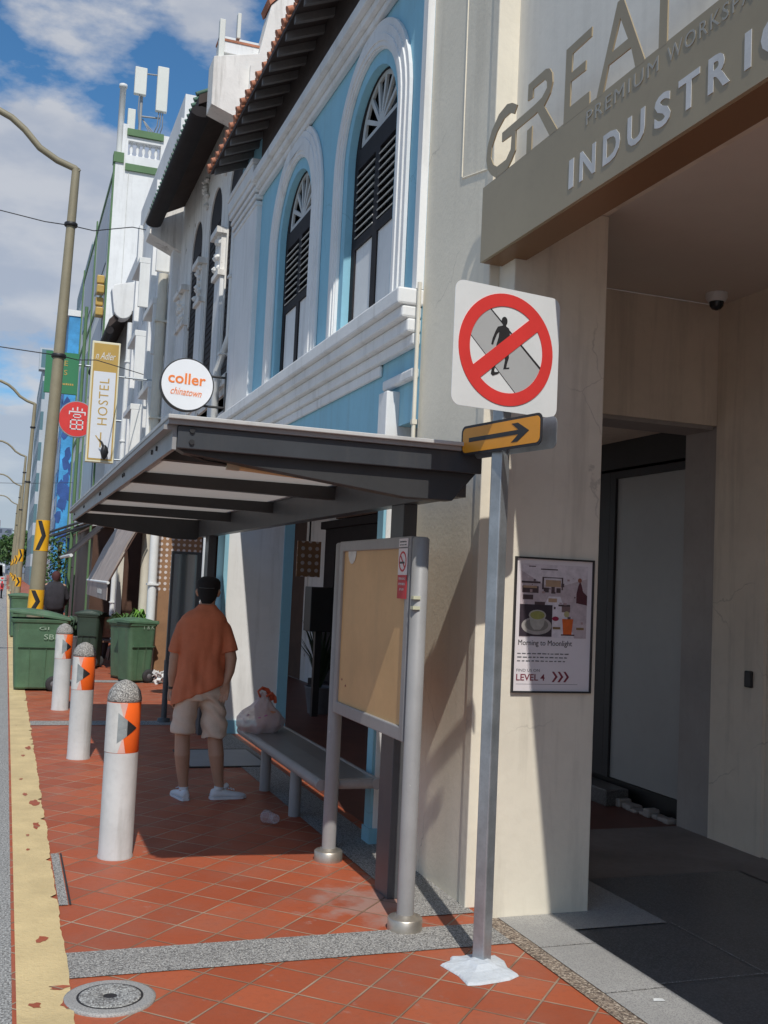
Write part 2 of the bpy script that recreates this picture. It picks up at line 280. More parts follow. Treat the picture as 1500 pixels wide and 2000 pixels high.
MT = dict(
 tile=tile_mat(),
 asphalt=M('asphalt', (.16, .155, .15), .9, .15, 1.5, .5, 90, speck=((.28, .27, .26), 140)),
 earth=M('earth', (.18, .17, .15), .95, .15, .4),
 yellow_paint=M('yellow_paint', (.62, .48, .25), .7, .14, 3, .5, 70, wear=((.34, .10, .05), 6.5, .69)),
 white_line=M('white_line', (.6, .6, .6), .7, .1, 4),
 kerb=M('kerb_stone', (.30, .30, .29), .9, .1, 3, .6, 120, speck=((.16, .155, .15), 90, (.5, .5, .48))),
 pebble=M('pebble_wash', (.30, .29, .275), .85, .15, 2, .8, 110, speck=((.14, .135, .13), 120, (.50, .49, .46))),
 brown_pebble=M('brown_pebble_wash', (.27, .21, .16), .85, .2, 3, .8, 110, speck=((.12, .09, .07), 80, (.5, .42, .33))),
 granite=M('pale_granite', (.36, .355, .34), .6, .12, 2.5, .15, 200, speck=((.26, .255, .25), 160)),
 black_granite=M('dark_granite', (.085, .08, .078), .35, .25, 1.5, .05, 200, speck=((.14, .135, .13), 130)),
 dark_concrete=M('worn_concrete', (.22, .195, .18), .7, .2, 2),
 cream=M('cream_plaster', (.72, .67, .56), .85, .07, 1.6, .22, 18, stain=.26, crack=.45),
 cream_in=M('beige_plaster', (.70, .62, .51), .85, .08, 1.4, .15, 18, stain=.26, crack=.4),
 stucco=M('rough_grey_stucco', (.82, .75, .61), .95, .06, 1.3, .15, 40, stain=.14, crack=.4),
 ceiling=M('ceiling_paint', (.64, .58, .51), .85, .04, 1),
 white=M('white_plaster', (.76, .765, .76), .8, .07, 1.5, .12, 25, stain=.22),
 old_white=M('weathered_white_plaster', (.78, .76, .72), .9, .08, 2, .3, 25, stain=.55, wear=((.30, .24, .18), 5, .66)),
 blue=M('blue_plaster', (.27, .54, .67), .8, .07, 1.3, .12, 25, stain=.18, crack=.3),
 black_wood=M('black_painted_wood', (.020, .017, .019), .7, .2, 5, spec=.25),
 louvre=M('grey_louvre', (.50, .51, .50), .6, .1, 5),
 dark_wood=M('dark_soffit_wood', (.050, .036, .032), .8, .25, 3),
 rafter=M('grey_rafter', (.16, .15, .145), .8, .2, 3),
 roof_tile=M('clay_roof_tile', (.40, .16, .09), .8, .3, 5, .3, 30),
 green_tile=M('green_roof_tile', (.07, .15, .11), .7, .3, 5),
 glass=M('dark_glass', (.02, .025, .03), .08, 0, 1),
 steel_dark=M('dark_grey_painted_steel', (.075, .080, .088), .42, .12, 4, stain=.15, wear=((.16, .14, .12), 9, .70)),
 steel_front=M('front_steel_paint', (.045, .05, .058), .42, .1, 4, stain=.15, wear=((.14, .13, .12), 9, .70)),
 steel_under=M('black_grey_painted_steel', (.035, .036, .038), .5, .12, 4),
 steel_grey=M('grey_painted_steel', (.29, .29, .292), .5, .08, 5, stain=.2, wear=((.42, .41, .40), 18, .71)),
 roof_sheet=M('zinc_roof_sheet', (.50, .50, .49), .55, .12, 3, stain=.3),
 ceil_panel=M('canopy_ceiling_panel', (.62, .56, .52), .7, .05, 2),
 stainless=M('stainless_steel', (.50, .46, .40), .42, .12, 12, metal=.85),
 galv=M('galvanised_steel', (.42, .46, .49), .42, .18, 9, metal=.75),
 board_yellow=M('yellow_board', (.58, .37, .17), .5, .08, 3, stain=.10),
 bronze=M('bronze_metal_panel', (.37, .30, .19), .45, .06, 2, metal=.2),
 bronze_dark=M('brown_metal_soffit', (.24, .13, .06), .4, .05, 2, metal=.3),
 sign_white=M('reflective_white', (.68, .70, .70), .45, .04, 4),
 sign_red=M('sign_red', (.66, .045, .04), .45, .06, 6),
 sign_grey=M('sign_grey', (.40, .41, .41), .45, .03, 6),
 ink=M('black_ink', (.02, .02, .022), .5, .1, 6),
 amber=M('amber_sheet', (.72, .30, .02), .4, .06, 6),
 lamp_olive=M('olive_painted_pole', (.27, .235, .155), .55, .12, 2, stain=.12),
 band_yellow=M('band_yellow', (.80, .42, .02), .4, .08, 5),
 orange_band=M('fluorescent_orange', (.88, .14, .02), .35, .05, 6),
 faded=M('faded_band', (.60, .60, .58), .5, .12, 9),
 faded_pink=M('faded_pink_band', (.72, .42, .36), .5, .15, 9),
 bollard=M('grey_white_bollard_paint', (.54, .55, .55), .6, .10, 4, .1, 40, stain=.42, wear=((.30, .28, .26), 11, .70)),
 bollard_grey=M('faded_chevron_grey', (.26, .29, .30), .5, .2, 14),
 tape=M('pale_tape', (.55, .56, .40), .5),
 bin=M('green_plastic_bin', (.075, .15, .085), .55, .16, 5, .1, 30, stain=.4, wear=((.22, .29, .22), 16, .70)),
 bin_dark=M('dark_green_plastic', (.03, .05, .035), .5, .15, 4),
 rubber=M('rubber', (.03, .03, .032), .8, .1, 6),
 hub=M('grey_hub', (.14, .14, .15), .6, .1, 6),
 chalk=M('chalk_writing', (.32, .42, .32), .9, .1, 6),
 shirt=M('orange_cotton', (.54, .165, .08), .9, .10, 7, .25, 300),
 shorts=M('beige_cotton', (.60, .50, .41), .9, .08, 8, .25, 300),
 skin=M('skin', (.42, .25, .17), .55, .08, 10),
 cap=M('black_cap_cloth', (.008, .008, .009), .9, .2, 10),
 shoe=M('white_canvas', (.62, .64, .67), .8, .05, 10),
 watch=M('watch_strap', (.03, .03, .03), .4, 0, 1),
 pad=M('white_cement_pad', (.56, .60, .64), .85, .12, 6, .6, 40, stain=.2),
 sign_green=M('green_sign', (.035, .20, .09), .5, .05, 2),
 gold=M('gold_paint', (.50, .33, .09), .4, .06, 4),
 orange_ink=M('orange_ink', (.85, .22, .04), .5, 0, 1),
 sky_blue=M('sky_blue_paint', (.06, .33, .66), .6, .35, 1.1),
 navy=M('navy_paint', (.03, .09, .30), .6, .3, 2),
 leaf_green_paint=M('leaf_green_paint', (.10, .19, .085), .7, .1, 2),
 pipe=M('cream_pipe', (.68, .64, .54), .6, .08, 3, stain=.1),
 pipe_white=M('white_pipe', (.74, .75, .74), .6, .05, 3, stain=.1),
 awning=M('brown_grey_awning', (.36, .30, .27), .75, .16, 3, stain=.35),
 antenna=M('antenna_shell', (.66, .67, .62), .5, .03, 2),
 leaf=M('leaf', (.06, .13, .035), .6, .5, 3),
 leaf_bright=M('bright_leaf', (.13, .30, .04), .6, .4, 6),
 leaf_dark=M('dark_leaf', (.022, .045, .018), .6, .5, 5),
 trunk=M('bark', (.10, .075, .05), .9, .2, 8),
 dark_cloth=M('dark_cloth', (.03, .028, .035), .9, .3, 8),
 grey_paint=M('grey_paint', (.30, .31, .32), .6, .08, 3),
 tower_glass=M('tower_glass', (.16, .22, .30), .3, .3, .2),
 jamb=M('unpainted_plaster', (.33, .305, .285), .8, .10, 2, stain=.2),
 shaded_red=M('shaded_red_tile', (.13, .045, .032), .5, .2, 3),  # red floor tile with the deep walkway shade put into its colour
 trim=M('brushed_bronze_caption', (.44, .40, .32), .4, .05, 3, metal=.3),
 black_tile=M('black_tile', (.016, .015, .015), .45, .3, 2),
 frosted=M('frosted_grey_glass', (.33, .33, .32), .4, .06, 1.2),
 brown_metal=M('brown_timber', (.09, .045, .03), .6, .2, 4),
 poster_paper=M('poster_paper', (.70, .66, .68), .5, .03, 4),
 maroon=M('maroon_ink', (.20, .03, .05), .5, .05, 4),
 red_ink=M('red_sticker', (.48, .02, .03), .5, .06, 8),
 wood_chair=M('rattan', (.30, .17, .12), .7, .2, 20),
 lilac=M('lilac_paint', (.36, .30, .50), .7, .2, 1.5),
)
def plastic(name, col, alpha, rough=.35):
    mt = M(name, col, rough, .1, 12); mt.node_tree.nodes['Principled BSDF'].inputs['Alpha'].default_value = alpha; return mt
MT['bag'] = plastic('thin_plastic_bag', (.66, .55, .57), .66)
MT['cup'] = plastic('clear_cup_plastic', (.60, .58, .62), .30, .15)
def lattice_mat():   # breeze pattern of pale dots on brown, the upper part of a column
    mt = M('brown_mosaic', (.30, .165, .085), .7, .2, 3); t = mt.node_tree; b = t.nodes['Principled BSDF']; L = t.links.new
    base = b.inputs['Base Color'].links[0].from_socket; g = t.nodes.new('ShaderNodeNewGeometry')
    sp = t.nodes.new('ShaderNodeSeparateXYZ'); L(g.outputs['Position'], sp.inputs[0])
    def mth(op, a, bb, c=None):
        q = t.nodes.new('ShaderNodeMath'); q.operation = op
        for i, x in enumerate((a, bb) if c is None else (a, bb, c)):
            if isinstance(x, (int, float)): q.inputs[i].default_value = x
            else: L(x, q.inputs[i])
        return q.outputs[0]
    u = mth('PINGPONG', mth('ADD', sp.outputs[0], sp.outputs[1]), .045); w = mth('PINGPONG', sp.outputs[2], .045)
    r = mth('SQRT', mth('ADD', mth('POWER', u, 2), mth('POWER', w, 2)), 0)
    dot = mth('LESS_THAN', r, .024)
    nz_ = t.nodes.new('ShaderNodeTexNoise'); nz_.inputs['Scale'].default_value = 3; L(g.outputs['Position'], nz_.inputs['Vector'])
    z = mth('GREATER_THAN', mth('MULTIPLY_ADD', nz_.outputs['Fac'], .5, sp.outputs[2]), 1.62)
    f = mth('MULTIPLY', dot, z)
    k = t.nodes.new('ShaderNodeMix'); k.data_type = 'RGBA'; L(f, k.inputs[0]); L(base, k.inputs[6]); k.inputs[7].default_value = (.62, .55, .52, 1); L(k.outputs[2], b.inputs['Base Color'])
    return mt
MT['mosaic'] = lattice_mat()
def facade_mat(name, wall, glass, sx, sz, fw=.5, fh=.45):   # storeys of small windows for the blocks in the far distance
    mt = M(name, wall, .7, .1, .3); t = mt.node_tree; b = t.nodes['Principled BSDF']; L = t.links.new
    base = b.inputs['Base Color'].links[0].from_socket; g = t.nodes.new('ShaderNodeNewGeometry'); sp = t.nodes.new('ShaderNodeSeparateXYZ'); L(g.outputs['Position'], sp.inputs[0])
    def mth(op, a, bb):
        q = t.nodes.new('ShaderNodeMath'); q.operation = op
        for i, x in enumerate((a, bb)):
            if isinstance(x, (int, float)): q.inputs[i].default_value = x
            else: L(x, q.inputs[i])
        return q.outputs[0]
    u = mth('LESS_THAN', mth('FRACT', mth('DIVIDE', mth('ADD', sp.outputs[0], sp.outputs[1]), sx), 0), fw)
    w = mth('LESS_THAN', mth('FRACT', mth('DIVIDE', sp.outputs[2], sz), 0), fh)
    k = t.nodes.new('ShaderNodeMix'); k.data_type = 'RGBA'; L(mth('MULTIPLY', u, w), k.inputs[0]); L(base, k.inputs[6]); k.inputs[7].default_value = tuple(glass) + (1,); L(k.outputs[2], b.inputs['Base Color'])
    return mt
MT['block'] = facade_mat('housing_block_facade', (.17, .20, .26), (.06, .08, .12), 3.2, 3, .5, .5)
MT['tower'] = facade_mat('tower_facade', (.45, .50, .55), (.10, .20, .24), 1.6, 3.4, .7, .6)
def translucent(name, col, tr):
    mt = M(name, col, .7, .05, 2); t = mt.node_tree; b = t.nodes['Principled BSDF']; o = t.nodes['Material Output']
    a = t.nodes.new('ShaderNodeBsdfTranslucent'); a.inputs[0].default_value = tuple(col) + (1,); k = t.nodes.new('ShaderNodeMixShader'); k.inputs[0].default_value = tr
    t.links.new(b.outputs[0], k.inputs[1]); t.links.new(a.outputs[0], k.inputs[2]); t.links.new(k.outputs[0], o.inputs[0]); return mt
MT['ceil_panel'] = translucent('milky_canopy_panel', (.56, .52, .48), .30)
MT['upper_cream'] = M('upper_wall_paint', (.76, .73, .66), .85, .05, 1.2, .1, 25, stain=.12)
def leafball(mb, c, rx, ry, rz, n, size, seed=1, shell=.35):
    r = random.Random(seed); c = V(c)
    for _ in range(n):
        d = V((r.gauss(0, 1), r.gauss(0, 1), r.gauss(0, 1))).normalized(); q = shell + (1 - shell) * r.random() ** .5
        k = 1 + .35 * noise.noise(d * 2.3 + V((seed, 0, 0)))
        p = c + V((d.x * rx, d.y * ry, d.z * rz)) * q * k
        a = V((r.gauss(0, 1), r.gauss(0, 1), r.gauss(0, 1))).normalized(); b = a.cross(V((r.gauss(0, 1), r.gauss(0, 1), r.gauss(0, 1)))).normalized()
        s = size * (.6 + .8 * r.random())
        mb.add([p - a * s, p + b * s * .45, p + a * s, p - b * s * .45], [(0, 1, 2, 3)])
    return mb
# ================================================================== THE GROUND
def sheet(name, mt, x0, x1, y0, y1, z, kind='structure'):
    nx = 1; return MB().quad((x0, y0, z), (x1, y0, z), (x1, y1, z), (x0, y1, z)).build(name, mt, kind=kind, normals=False)
sheet('ground', MT['earth'], -900, 900, -300, 2500, -.20)
sheet('road', MT['asphalt'], -14, .0, -60, 900, -.15)
MB().box(-.06, .14, -30, 300, -.19, .0).build('kerb', MT['kerb'], kind='structure', bevel=.012)
sheet('kerb_gutter', MT['kerb'], -.32, -.06, -30, 300, -.144)
sheet('pavement', MT['tile'], .13, 2.47, -12, 300, .0)
# yellow strip: ragged inner edge, worn spots
def ragged(x0, x1, y0, y1, z, name, mt):
    r = random.Random(3); mb = MB(); y = y0; pl = []; step = .045
    while y < y1:
        w = x1 + .012 * noise.noise(V((y * 3, 0, 0))) + .004 * r.uniform(-1, 1) + (-.03 if r.random() < .03 else 0)
        pl.append((y, w)); y += step if y < 20 else .6
    for (a, w0), (b, w1) in zip(pl, pl[1:]): mb.quad((x0, a, z), (w0, a, z), (w1, b, z), (x0, b, z))
    return mb.build(name, mt, kind='structure', normals=False)
ragged(.145, .35, -8, 90, .008, 'yellow_marking', MT['yellow_paint'])
for i, y in enumerate((4.52, 11.85, 16.45, 23.9, 31)):
    w = .30 if i == 0 else .34
    sheet('granite_band', MT['pebble'], .352, 2.40, y, y + w, .004)
sheet('drain_edge_strip', MT['pebble'], .355, .40, 5.5, 6.5, .0045)
sheet('drain_slot', MT['ink'], .405, .415, 5.5, 6.5, .0048)
mb = MB()
for k in range(60):   # zigzag line along the gutter
    y = 9 + k * .5; mb.quad((-.42, y, -.142), (-.36, y + .25, -.142), (-.28, y + .25, -.142), (-.34, y, -.142)); mb.quad((-.28, y + .25, -.142), (-.36, y + .25, -.142), (-.42, y + .5, -.142), (-.34, y + .5, -.142))
mb.build('zigzag_marking', MT['white_line'], kind='structure', normals=False)
sheet('pebble_edging', MT['brown_pebble'], 2.36, 2.45, -12, 4.87, .005)
sheet('granite_margin', MT['pebble'], 2.06, 2.372, 4.98, 12.1, .0045)
sheet('granite_path', MT['granite'], 2.45, 2.745, -12, 4.87, .008)
sheet('walkway', MT['black_granite'], 2.745, 4.78, -12, 5.42, .004)
mb = MB(); mb.quad((2.745, 4.62, .009), (3.28, 4.62, .009), (3.28, 5.40, .009), (2.745, 5.40, .009)); mb.build('granite_slab', MT['granite'], kind='structure', normals=False)
sheet('walkway_band', MT['dark_concrete'], 2.40, 4.78, 5.42, 6.55, .0045)
sheet('walkway_margin', MT['dark_concrete'], 4.35, 4.78, -12, 5.42, .008)
sheet('walkway_tiles', MT['shaded_red'], 2.45, 4.78, 6.55, 60, .002)
mb = MB()
for a in ((2.95, 4.30, 2.957), (3.62, -12, 3.627)): pass
mb.quad((3.30, 2.2, .0085), (3.306, 2.2, .0085), (3.306, 4.62, .0085), (3.30, 4.62, .0085))
mb.quad((2.745, 3.9, .010), (4.35, 3.9, .010), (4.35, 3.906, .010), (2.745, 3.906, .010))
mb.quad((2.45, 3.86, .0105), (2.745, 3.86, .0105), (2.745, 3.868, .0105), (2.45, 3.868, .0105))
mb.quad((2.45, 4.42, .0105), (2.745, 4.42, .0105), (2.745, 4.428, .0105), (2.45, 4.428, .0105))
mb.build('walkway_joints', MT['pebble'], kind='structure', normals=False)
# worn spots in the yellow strip: terracotta shows
r = random.Random(11); mb = MB()
for (x, y, a, b) in ((.26, 5.0, .030, .05), (.215, 4.26, .028, .03), (.305, 4.42, .045, .03), (.33, 4.25, .03, .06), (.24, 8.2, .02, .06), (.22, 8.8, .02, .04), (.30, 7.9, .04, .10), (.29, 7.2, .03, .10), (.25, 9.9, .02, .05), (.30, 10.3, .03, .15), (.23, 6.6, .012, .03), (.235, 6.95, .012, .03)):
    n = 13; pts = [(x + a * cos(2 * pi * i / n) * r.uniform(.5, 1.15), y + b * sin(2 * pi * i / n) * r.uniform(.5, 1.15), .0095) for i in range(n)]
    mb.add(pts, [tuple(range(n))])
mb.build('worn_patches', MT['tile'], kind='structure', normals=False)
# manhole
mh = thing('manhole_cover', 'round grey manhole cover set in the red tiles beside the yellow strip', 'manhole', (.49, 4.28, 0))
MB().lathe((.49, 4.28, 0), [(.175, .0), (.175, .009), (.165, .012)], 40).build('surround', MT['granite'], mh)
MB().lathe((.49, 4.28, 0), [(.118, .0), (.118, .0145), (.112, .016), (.03, .016), (.026, .012)], 40).build('lid', MT['kerb'], mh)
MB().lathe((.49, 4.28, 0), [(.127, .0), (.127, .0128)], 40).build('ring', MT['ink'], mh)
mc = thing('drain_cover', 'grey steel drain cover sunk in the shaded tiles beyond the man', 'drain cover', (1.95, 9.65, 0))
MB().box(1.62, 2.30, 9.22, 10.12, 0, .010).build('plate', MT['grey_paint'], mc); mb = MB()
for a in ((1.60, 1.62, 9.2, 10.14), (2.30, 2.32, 9.2, 10.14)): mb.box(*a, 0, .013)
for a in ((1.62, 2.30, 9.2, 9.22), (1.62, 2.30, 10.12, 10.14)): mb.box(*a, 0, .0125)
mb.build('frame', MT['ink'], mc)

# ================================================================== CREAM BUILDING (right)
cb = thing('cream_building', 'cream plaster shophouse with deep covered walkway behind the gold sign', 'building', (3.6, 2, 0))
mb = MB(); mb.box(2.36, 2.98, 5.14, 6.05, 0, 10.0); mb.build('rough_wall', MT['stucco'], cb)
mb = MB(); mb.box(2.352, 2.98, 5.062, 5.142, 0, 10); mb.box(2.41, 2.97, 4.872, 5.062, 0, 3.719)
MB().box(2.48, 3.0, -12, 5.062, 3.905, 10.0).build('upper_wall', MT['upper_cream'], cb); MB().box(5.2, 9, -12, 6.05, 0, 9.5).build('rear_block', MT['cream_in'], cb)
mb.build('pillar', MT['cream'], cb, bevel=.006)
for y in (.0, -4.8): MB().box(2.41, 2.96, y - .6, y, 0, 3.719).build('pillar', MT['cream'], cb)
MB().box(2.41, 2.96, -12, 4.868, 3.72, 3.905).build('beam', MT['cream_in'], cb)
MB().box(2.96, 4.74, -12, 6.2, 3.775, 3.95).build('soffit', MT['ceiling'], cb)
mb = MB(); mb.box(4.74, 5.2, -12, 5.66, 0, 3.775); mb.box(4.715, 4.739, 5.66, 6.199, 0, 3.775); mb.box(4.739, 5.2, 5.66, 6.2, 0, 3.775); mb.box(2.975, 4.738, 6.201, 6.56, 2.90, 3.775); mb.build('walkway_wall', MT['cream_in'], cb)
MB().box(4.718, 5.2, 6.2, 6.56, 0, 2.897).build('unpainted_pier', MT['jamb'], cb)
MB().box(2.98, 4.70, 6.22, 6.54, 2.872, 2.90).build('lintel_face', MT['jamb'], cb)
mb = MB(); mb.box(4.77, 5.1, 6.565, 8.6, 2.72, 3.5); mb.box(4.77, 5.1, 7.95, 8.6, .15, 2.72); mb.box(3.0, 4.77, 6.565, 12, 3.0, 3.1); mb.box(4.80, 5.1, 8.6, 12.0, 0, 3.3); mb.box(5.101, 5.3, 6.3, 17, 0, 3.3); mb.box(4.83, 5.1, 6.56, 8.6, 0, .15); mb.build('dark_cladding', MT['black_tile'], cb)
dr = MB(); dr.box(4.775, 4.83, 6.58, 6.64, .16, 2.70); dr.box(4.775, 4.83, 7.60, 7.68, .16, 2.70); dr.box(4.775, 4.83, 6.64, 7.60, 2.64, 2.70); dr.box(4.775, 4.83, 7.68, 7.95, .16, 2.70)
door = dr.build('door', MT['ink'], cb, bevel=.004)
MB().box(4.80, 4.815, 6.64, 7.60, .165, 2.638).build('pane', MT['frosted'], door)
mb = MB(); mb.box(4.55, 4.76, 7.25, 9.6, 0, .13); mb.build('door_step', MT['black_granite'], cb, bevel=.01)
r = random.Random(5); mb = MB()
for k in range(9):
    y = 6.60 + k * .075; h = .065 - .04 * r.random(); mb.box(4.63 + .05 * r.random(), 4.76, y, y + .073, 0, h)
mb.build('broken_kerb', MT['jamb'], cb, bevel=.012)
mb = MB()
for pts in (((2.359, 5.52, 5.4), (2.359, 5.505, 4.06)), ((2.359, 5.50, 4.05), (2.359, 5.12, 3.97))): mb.tube(pts, .005, 6)
mb.build('conduit', MT['stucco'], cb)
# wall behind the sign: faint vertical drips are in the plaster
cctv = thing('dome_camera', 'white dome security camera with black lens under the walkway ceiling', 'camera', (4.5, 5.95, 3.775))
MB().lathe((4.5, 5.95, 3.774), [(.075, 0), (.075, -.03), (.06, -.055), (.05, -.06)], 24).build('base', MT['sign_white'], cctv)
MB().lathe((4.5, 5.95, 3.714), [(.05, 0), (.046, -.03), (.03, -.05), (.008, -.058)], 24).build('lens', MT['glass'], cctv)
rd = MB().obox((4.705, 5.79, 1.14), (0, 1, 0), (0, 0, 1), (1, 0, 0), .035, .055, .012).build('card_reader', MT['ink'], bevel=.008, label='small black access reader on the beige walkway wall', cat='reader')
for (x, y, s, l) in ((3.95, 6.9, .05, 'white paper scrap on the dark walkway floor near the doorstep'), (2.6, 3.74, .03, 'small white scrap on the pale granite path at the walkway edge')):
    MB().add([(x, y, .013), (x + s * 1.6, y - .01, .014), (x + s * 1.7, y + s * .4, .013), (x + .01, y + s * .5, .016), (x, y, .0112), (x + s * 1.6, y - .01, .0112), (x + s * 1.7, y + s * .4, .0112), (x + .01, y + s * .5, .0112)], [(0, 1, 2, 3), (7, 6, 5, 4), (0, 4, 5, 1), (1, 5, 6, 2), (2, 6, 7, 3), (3, 7, 4, 0)]).build('paper_scrap', MT['sign_white'], label=l, cat='litter')
# ---- the big sign
SX = 2.28
sg = thing('fascia_sign', 'long bronze sign box with tall cut out letters over the walkway', 'sign', (SX, 3, 3.4))
MB().box(SX, SX + .02, -4, 5.03, 3.402, 3.812).build('face', MT['bronze'], sg)
mb = MB(); mb.box(SX + .02, 2.475, -4, 5.028, 3.40, 3.42); mb.box(SX + .02, 2.475, -4, 5.028, 3.80, 3.812); mb.box(SX + .02, 2.475, 5.01, 5.03, 3.42, 3.80)
mb.build('casing', MT['bronze_dark'], sg)
LET = {
 'E': [[(4.157, 4.163), (3.932, 4.163), (3.933, 4.119), (4.098, 4.118), (4.102, 4.03), (3.976, 4.029), (3.977, 3.984), (4.107, 3.989), (4.108, 3.87), (3.936, 3.869), (3.933, 3.805), (4.163, 3.805)]],
 'A': [[(3.877, 3.805), (3.725, 4.165), (3.683, 4.165), (3.505, 3.805), (3.574, 3.805), (3.611, 3.911), (3.784, 3.915), (3.822, 3.805)], [(3.701, 4.084), (3.758, 3.962), (3.637, 3.961)]],
 'T': [[(3.411, 4.118), (3.413, 3.805), (3.358, 3.805), (3.358, 4.118), (3.22, 4.118), (3.22, 4.163), (3.55, 4.163), (3.55, 4.118)]],
 'R': [[(4.532, 4.165), (4.436, 4.165), (4.353, 4.164), (4.317, 4.15), (4.289, 4.116), (4.281, 4.067), (4.303, 4.022), (4.331, 4.002), (4.361, 3.984), (4.22, 3.81), (4.294, 3.81), (4.427, 3.982), (4.464, 3.979), (4.656, 3.982), (4.654, 3.877), (4.696, 3.84), (4.741, 3.812), (4.866, 3.812), (4.865, 3.87), (4.757, 3.868), (4.707, 3.903), (4.701, 3.976), (4.814, 3.983), (4.815, 4.033), (4.468, 4.03), (4.385, 4.035), (4.336, 4.062), (4.338, 4.093), (4.365, 4.117), (4.48, 4.121), (4.48, 4.077), (4.534, 4.082)]],
 'G': [[(4.649, 4.113), (4.71, 4.15), (4.769, 4.168), (4.864, 4.153), (4.946, 4.097), (4.991, 4.03), (5.001, 3.955), (4.979, 3.896), (4.931, 3.85), (4.868, 3.81), (4.867, 3.872), (4.91, 3.898), (4.946, 3.951), (4.938, 4.004), (4.881, 4.065), (4.8, 4.104), (4.729, 4.104), (4.681, 4.078)]],
 'n': [[(4.53, 3.929), (4.53, 3.808), (4.478, 3.808), (4.477, 3.933)]]}
for k, lp in LET.items(): MB().plate(lp, (SX, 0, 0), *YZ, -.006, .0005 if k != 'R' else .001).build('letter', MT['bronze'], sg)
for ch, a, b in (('I', 4.092, 4.050), ('N', 3.997, 3.864), ('D', 3.803, 3.671), ('U', 3.616, 3.492), ('S', 3.425, 3.318), ('T', 3.27, 3.14), ('R', 3.09, 2.967), ('I', 2.89, 2.855), ('C', 2.807, 2.66)):
    w = a - b; text_mb(MB(), ch, (SX - .001, a, 3.476), FS, w, .134, .002, bold=.028).build('small_letter', MT['faded'], sg)
for wd, yy, ww in (('PREMIUM', 3.953, .545), ('WORKSPACE', 3.350, .63)): text_mb(MB(), wd, (SX - .001, yy, 3.718), FS, ww, .062, .0015, spacing=1.2).build('caption', MT['trim'], sg)
# ---- framed poster on the pillar
PO = V((2.472, 4.871, 1.135)); PW, PH = .466, .700
ps = thing('framed_poster', 'black framed cafe poster with coffee pictures on the cream pillar', 'poster', (2.705, 4.86, 1.135))
def pp(mb, u0, u1, v0, v1, d): mb.plate([[(u0, v0), (u1, v0), (u1, v1), (u0, v1)]], PO, *FC, 0.004, d)
mb = MB(); mb.plate([[(0, 0), (PW, 0), (PW, PH), (0, PH)], [(.009, .009), (.009, PH - .009), (PW - .009, PH - .009), (PW - .009, .009)]], PO, *FC, 0.001, .016); mb.build('frame', MT['ink'], ps)
mb = MB(); pp(mb, .009, PW - .009, .009, PH - .009, .006); mb.build('sheet', MT['poster_paper'], ps)
C_ = lambda n, c: M(n, c, .5, .15, 30)
pr = {}
def pc(key, col, us, d):
    if key not in pr: pr[key] = C_('print_' + key, col)
    MB().plate([us], PO, *FC, .005, d).build(key, pr[key], ps)
R4 = lambda a, b, c, d: [(a, c), (b, c), (b, d), (a, d)]
pc('room', (.47, .40, .42), R4(.035, .43, .285, .665), .0066)
pc('room_ceiling', (.62, .57, .60), [(.035, .665), (.43, .665), (.43, .60), (.29, .56), (.17, .56), (.035, .63)], .0068)
pc('room_floor', (.66, .62, .66), [(.10, .285), (.36, .285), (.27, .50), (.20, .50)], .0068)
for (a, b, c, d) in ((.16, .17, .535, .60), (.275, .283, .535, .60), (.165, .28, .595, .600), (.215, .235, .515, .555), (.17, .20, .52, .545), (.245, .27, .52, .545), (.04, .15, .565, .575), (.045, .14, .515, .55), (.05, .11, .48, .505), (.12, .18, .455, .47), (.26, .33, .45, .46), (.15, .25, .637, .643), (.08, .12, .65, .655)): pc('furniture', (.07, .045, .05), R4(a, b, c, d), .0072)
for (a, b, c, d) in ((.18, .27, .55, .585), (.05, .13, .54, .552), (.20, .25, .47, .49)): pc('warm', (.40, .27, .17), R4(a, b, c, d), .0074)
for (a, b, c, d) in ((.12, .17, .43, .455), (.28, .33, .42, .45)): pc('chairs', (.20, .13, .13), R4(a, b, c, d), .0073)
rq = random.Random(31)
for k in range(34):
    u_, v_ = rq.uniform(.04, .40), rq.uniform(.30, .60); w_ = .004 + .022 * rq.random() * (1.2 - v_); pc(('detail_dark', 'detail_pale', 'detail_rose')[k % 3], ((.10, .07, .075), (.68, .64, .66), (.36, .25, .25))[k % 3], R4(u_, u_ + w_, v_, v_ + w_ * rq.uniform(.3, 1.1)), .0069 + .00002 * k)
pc('figure', (.08, .02, .03), [(.365, .47), (.43, .46), (.43, .51), (.405, .53), (.395, .565), (.385, .585), (.375, .56), (.365, .52)], .0074); pc('hair', (.28, .10, .06), arc(.383, .59, .012, 0, 360, 12)[:-1], .0076)
pc('tray', (.035, .025, .035), R4(.035, .225, .29, .455), .0076)
pc('saucer', (.34, .32, .30), arc(.135, .345, .088, 0, 360, 28, .046)[:-1], .0082); pc('saucer_well', (.20, .19, .17), arc(.135, .350, .068, 0, 360, 28, .034)[:-1], .0086)
pc('cup_body', (.38, .37, .33), [(.09, .40), (.185, .40), (.175, .345), (.155, .325), (.12, .325), (.10, .345)], .0090); pc('cup_body', (.38, .37, .33), arc(.1375, .40, .050, 0, 360, 24, .028)[:-1], .0094); pc('matcha', (.27, .28, .08), arc(.1375, .40, .042, 0, 360, 24, .022)[:-1], .0098)
pc('glass_drink', (.62, .12, .02), [(.285, .385), (.35, .385), (.342, .305), (.293, .305)], .008); pc('lime', (.42, .38, .20), arc(.31, .41, .016, 0, 360, 12)[:-1], .0079); pc('coaster', (.09, .04, .04), R4(.28, .36, .298, .305), .0078); pc('cherries', (.28, .01, .05), arc(.245, .385, .02, 0, 360, 12, .012)[:-1], .0077)
for a in (.23, .37): pc('snack', (.22, .14, .06), R4(a, a + .045, .33, .342), .0077)
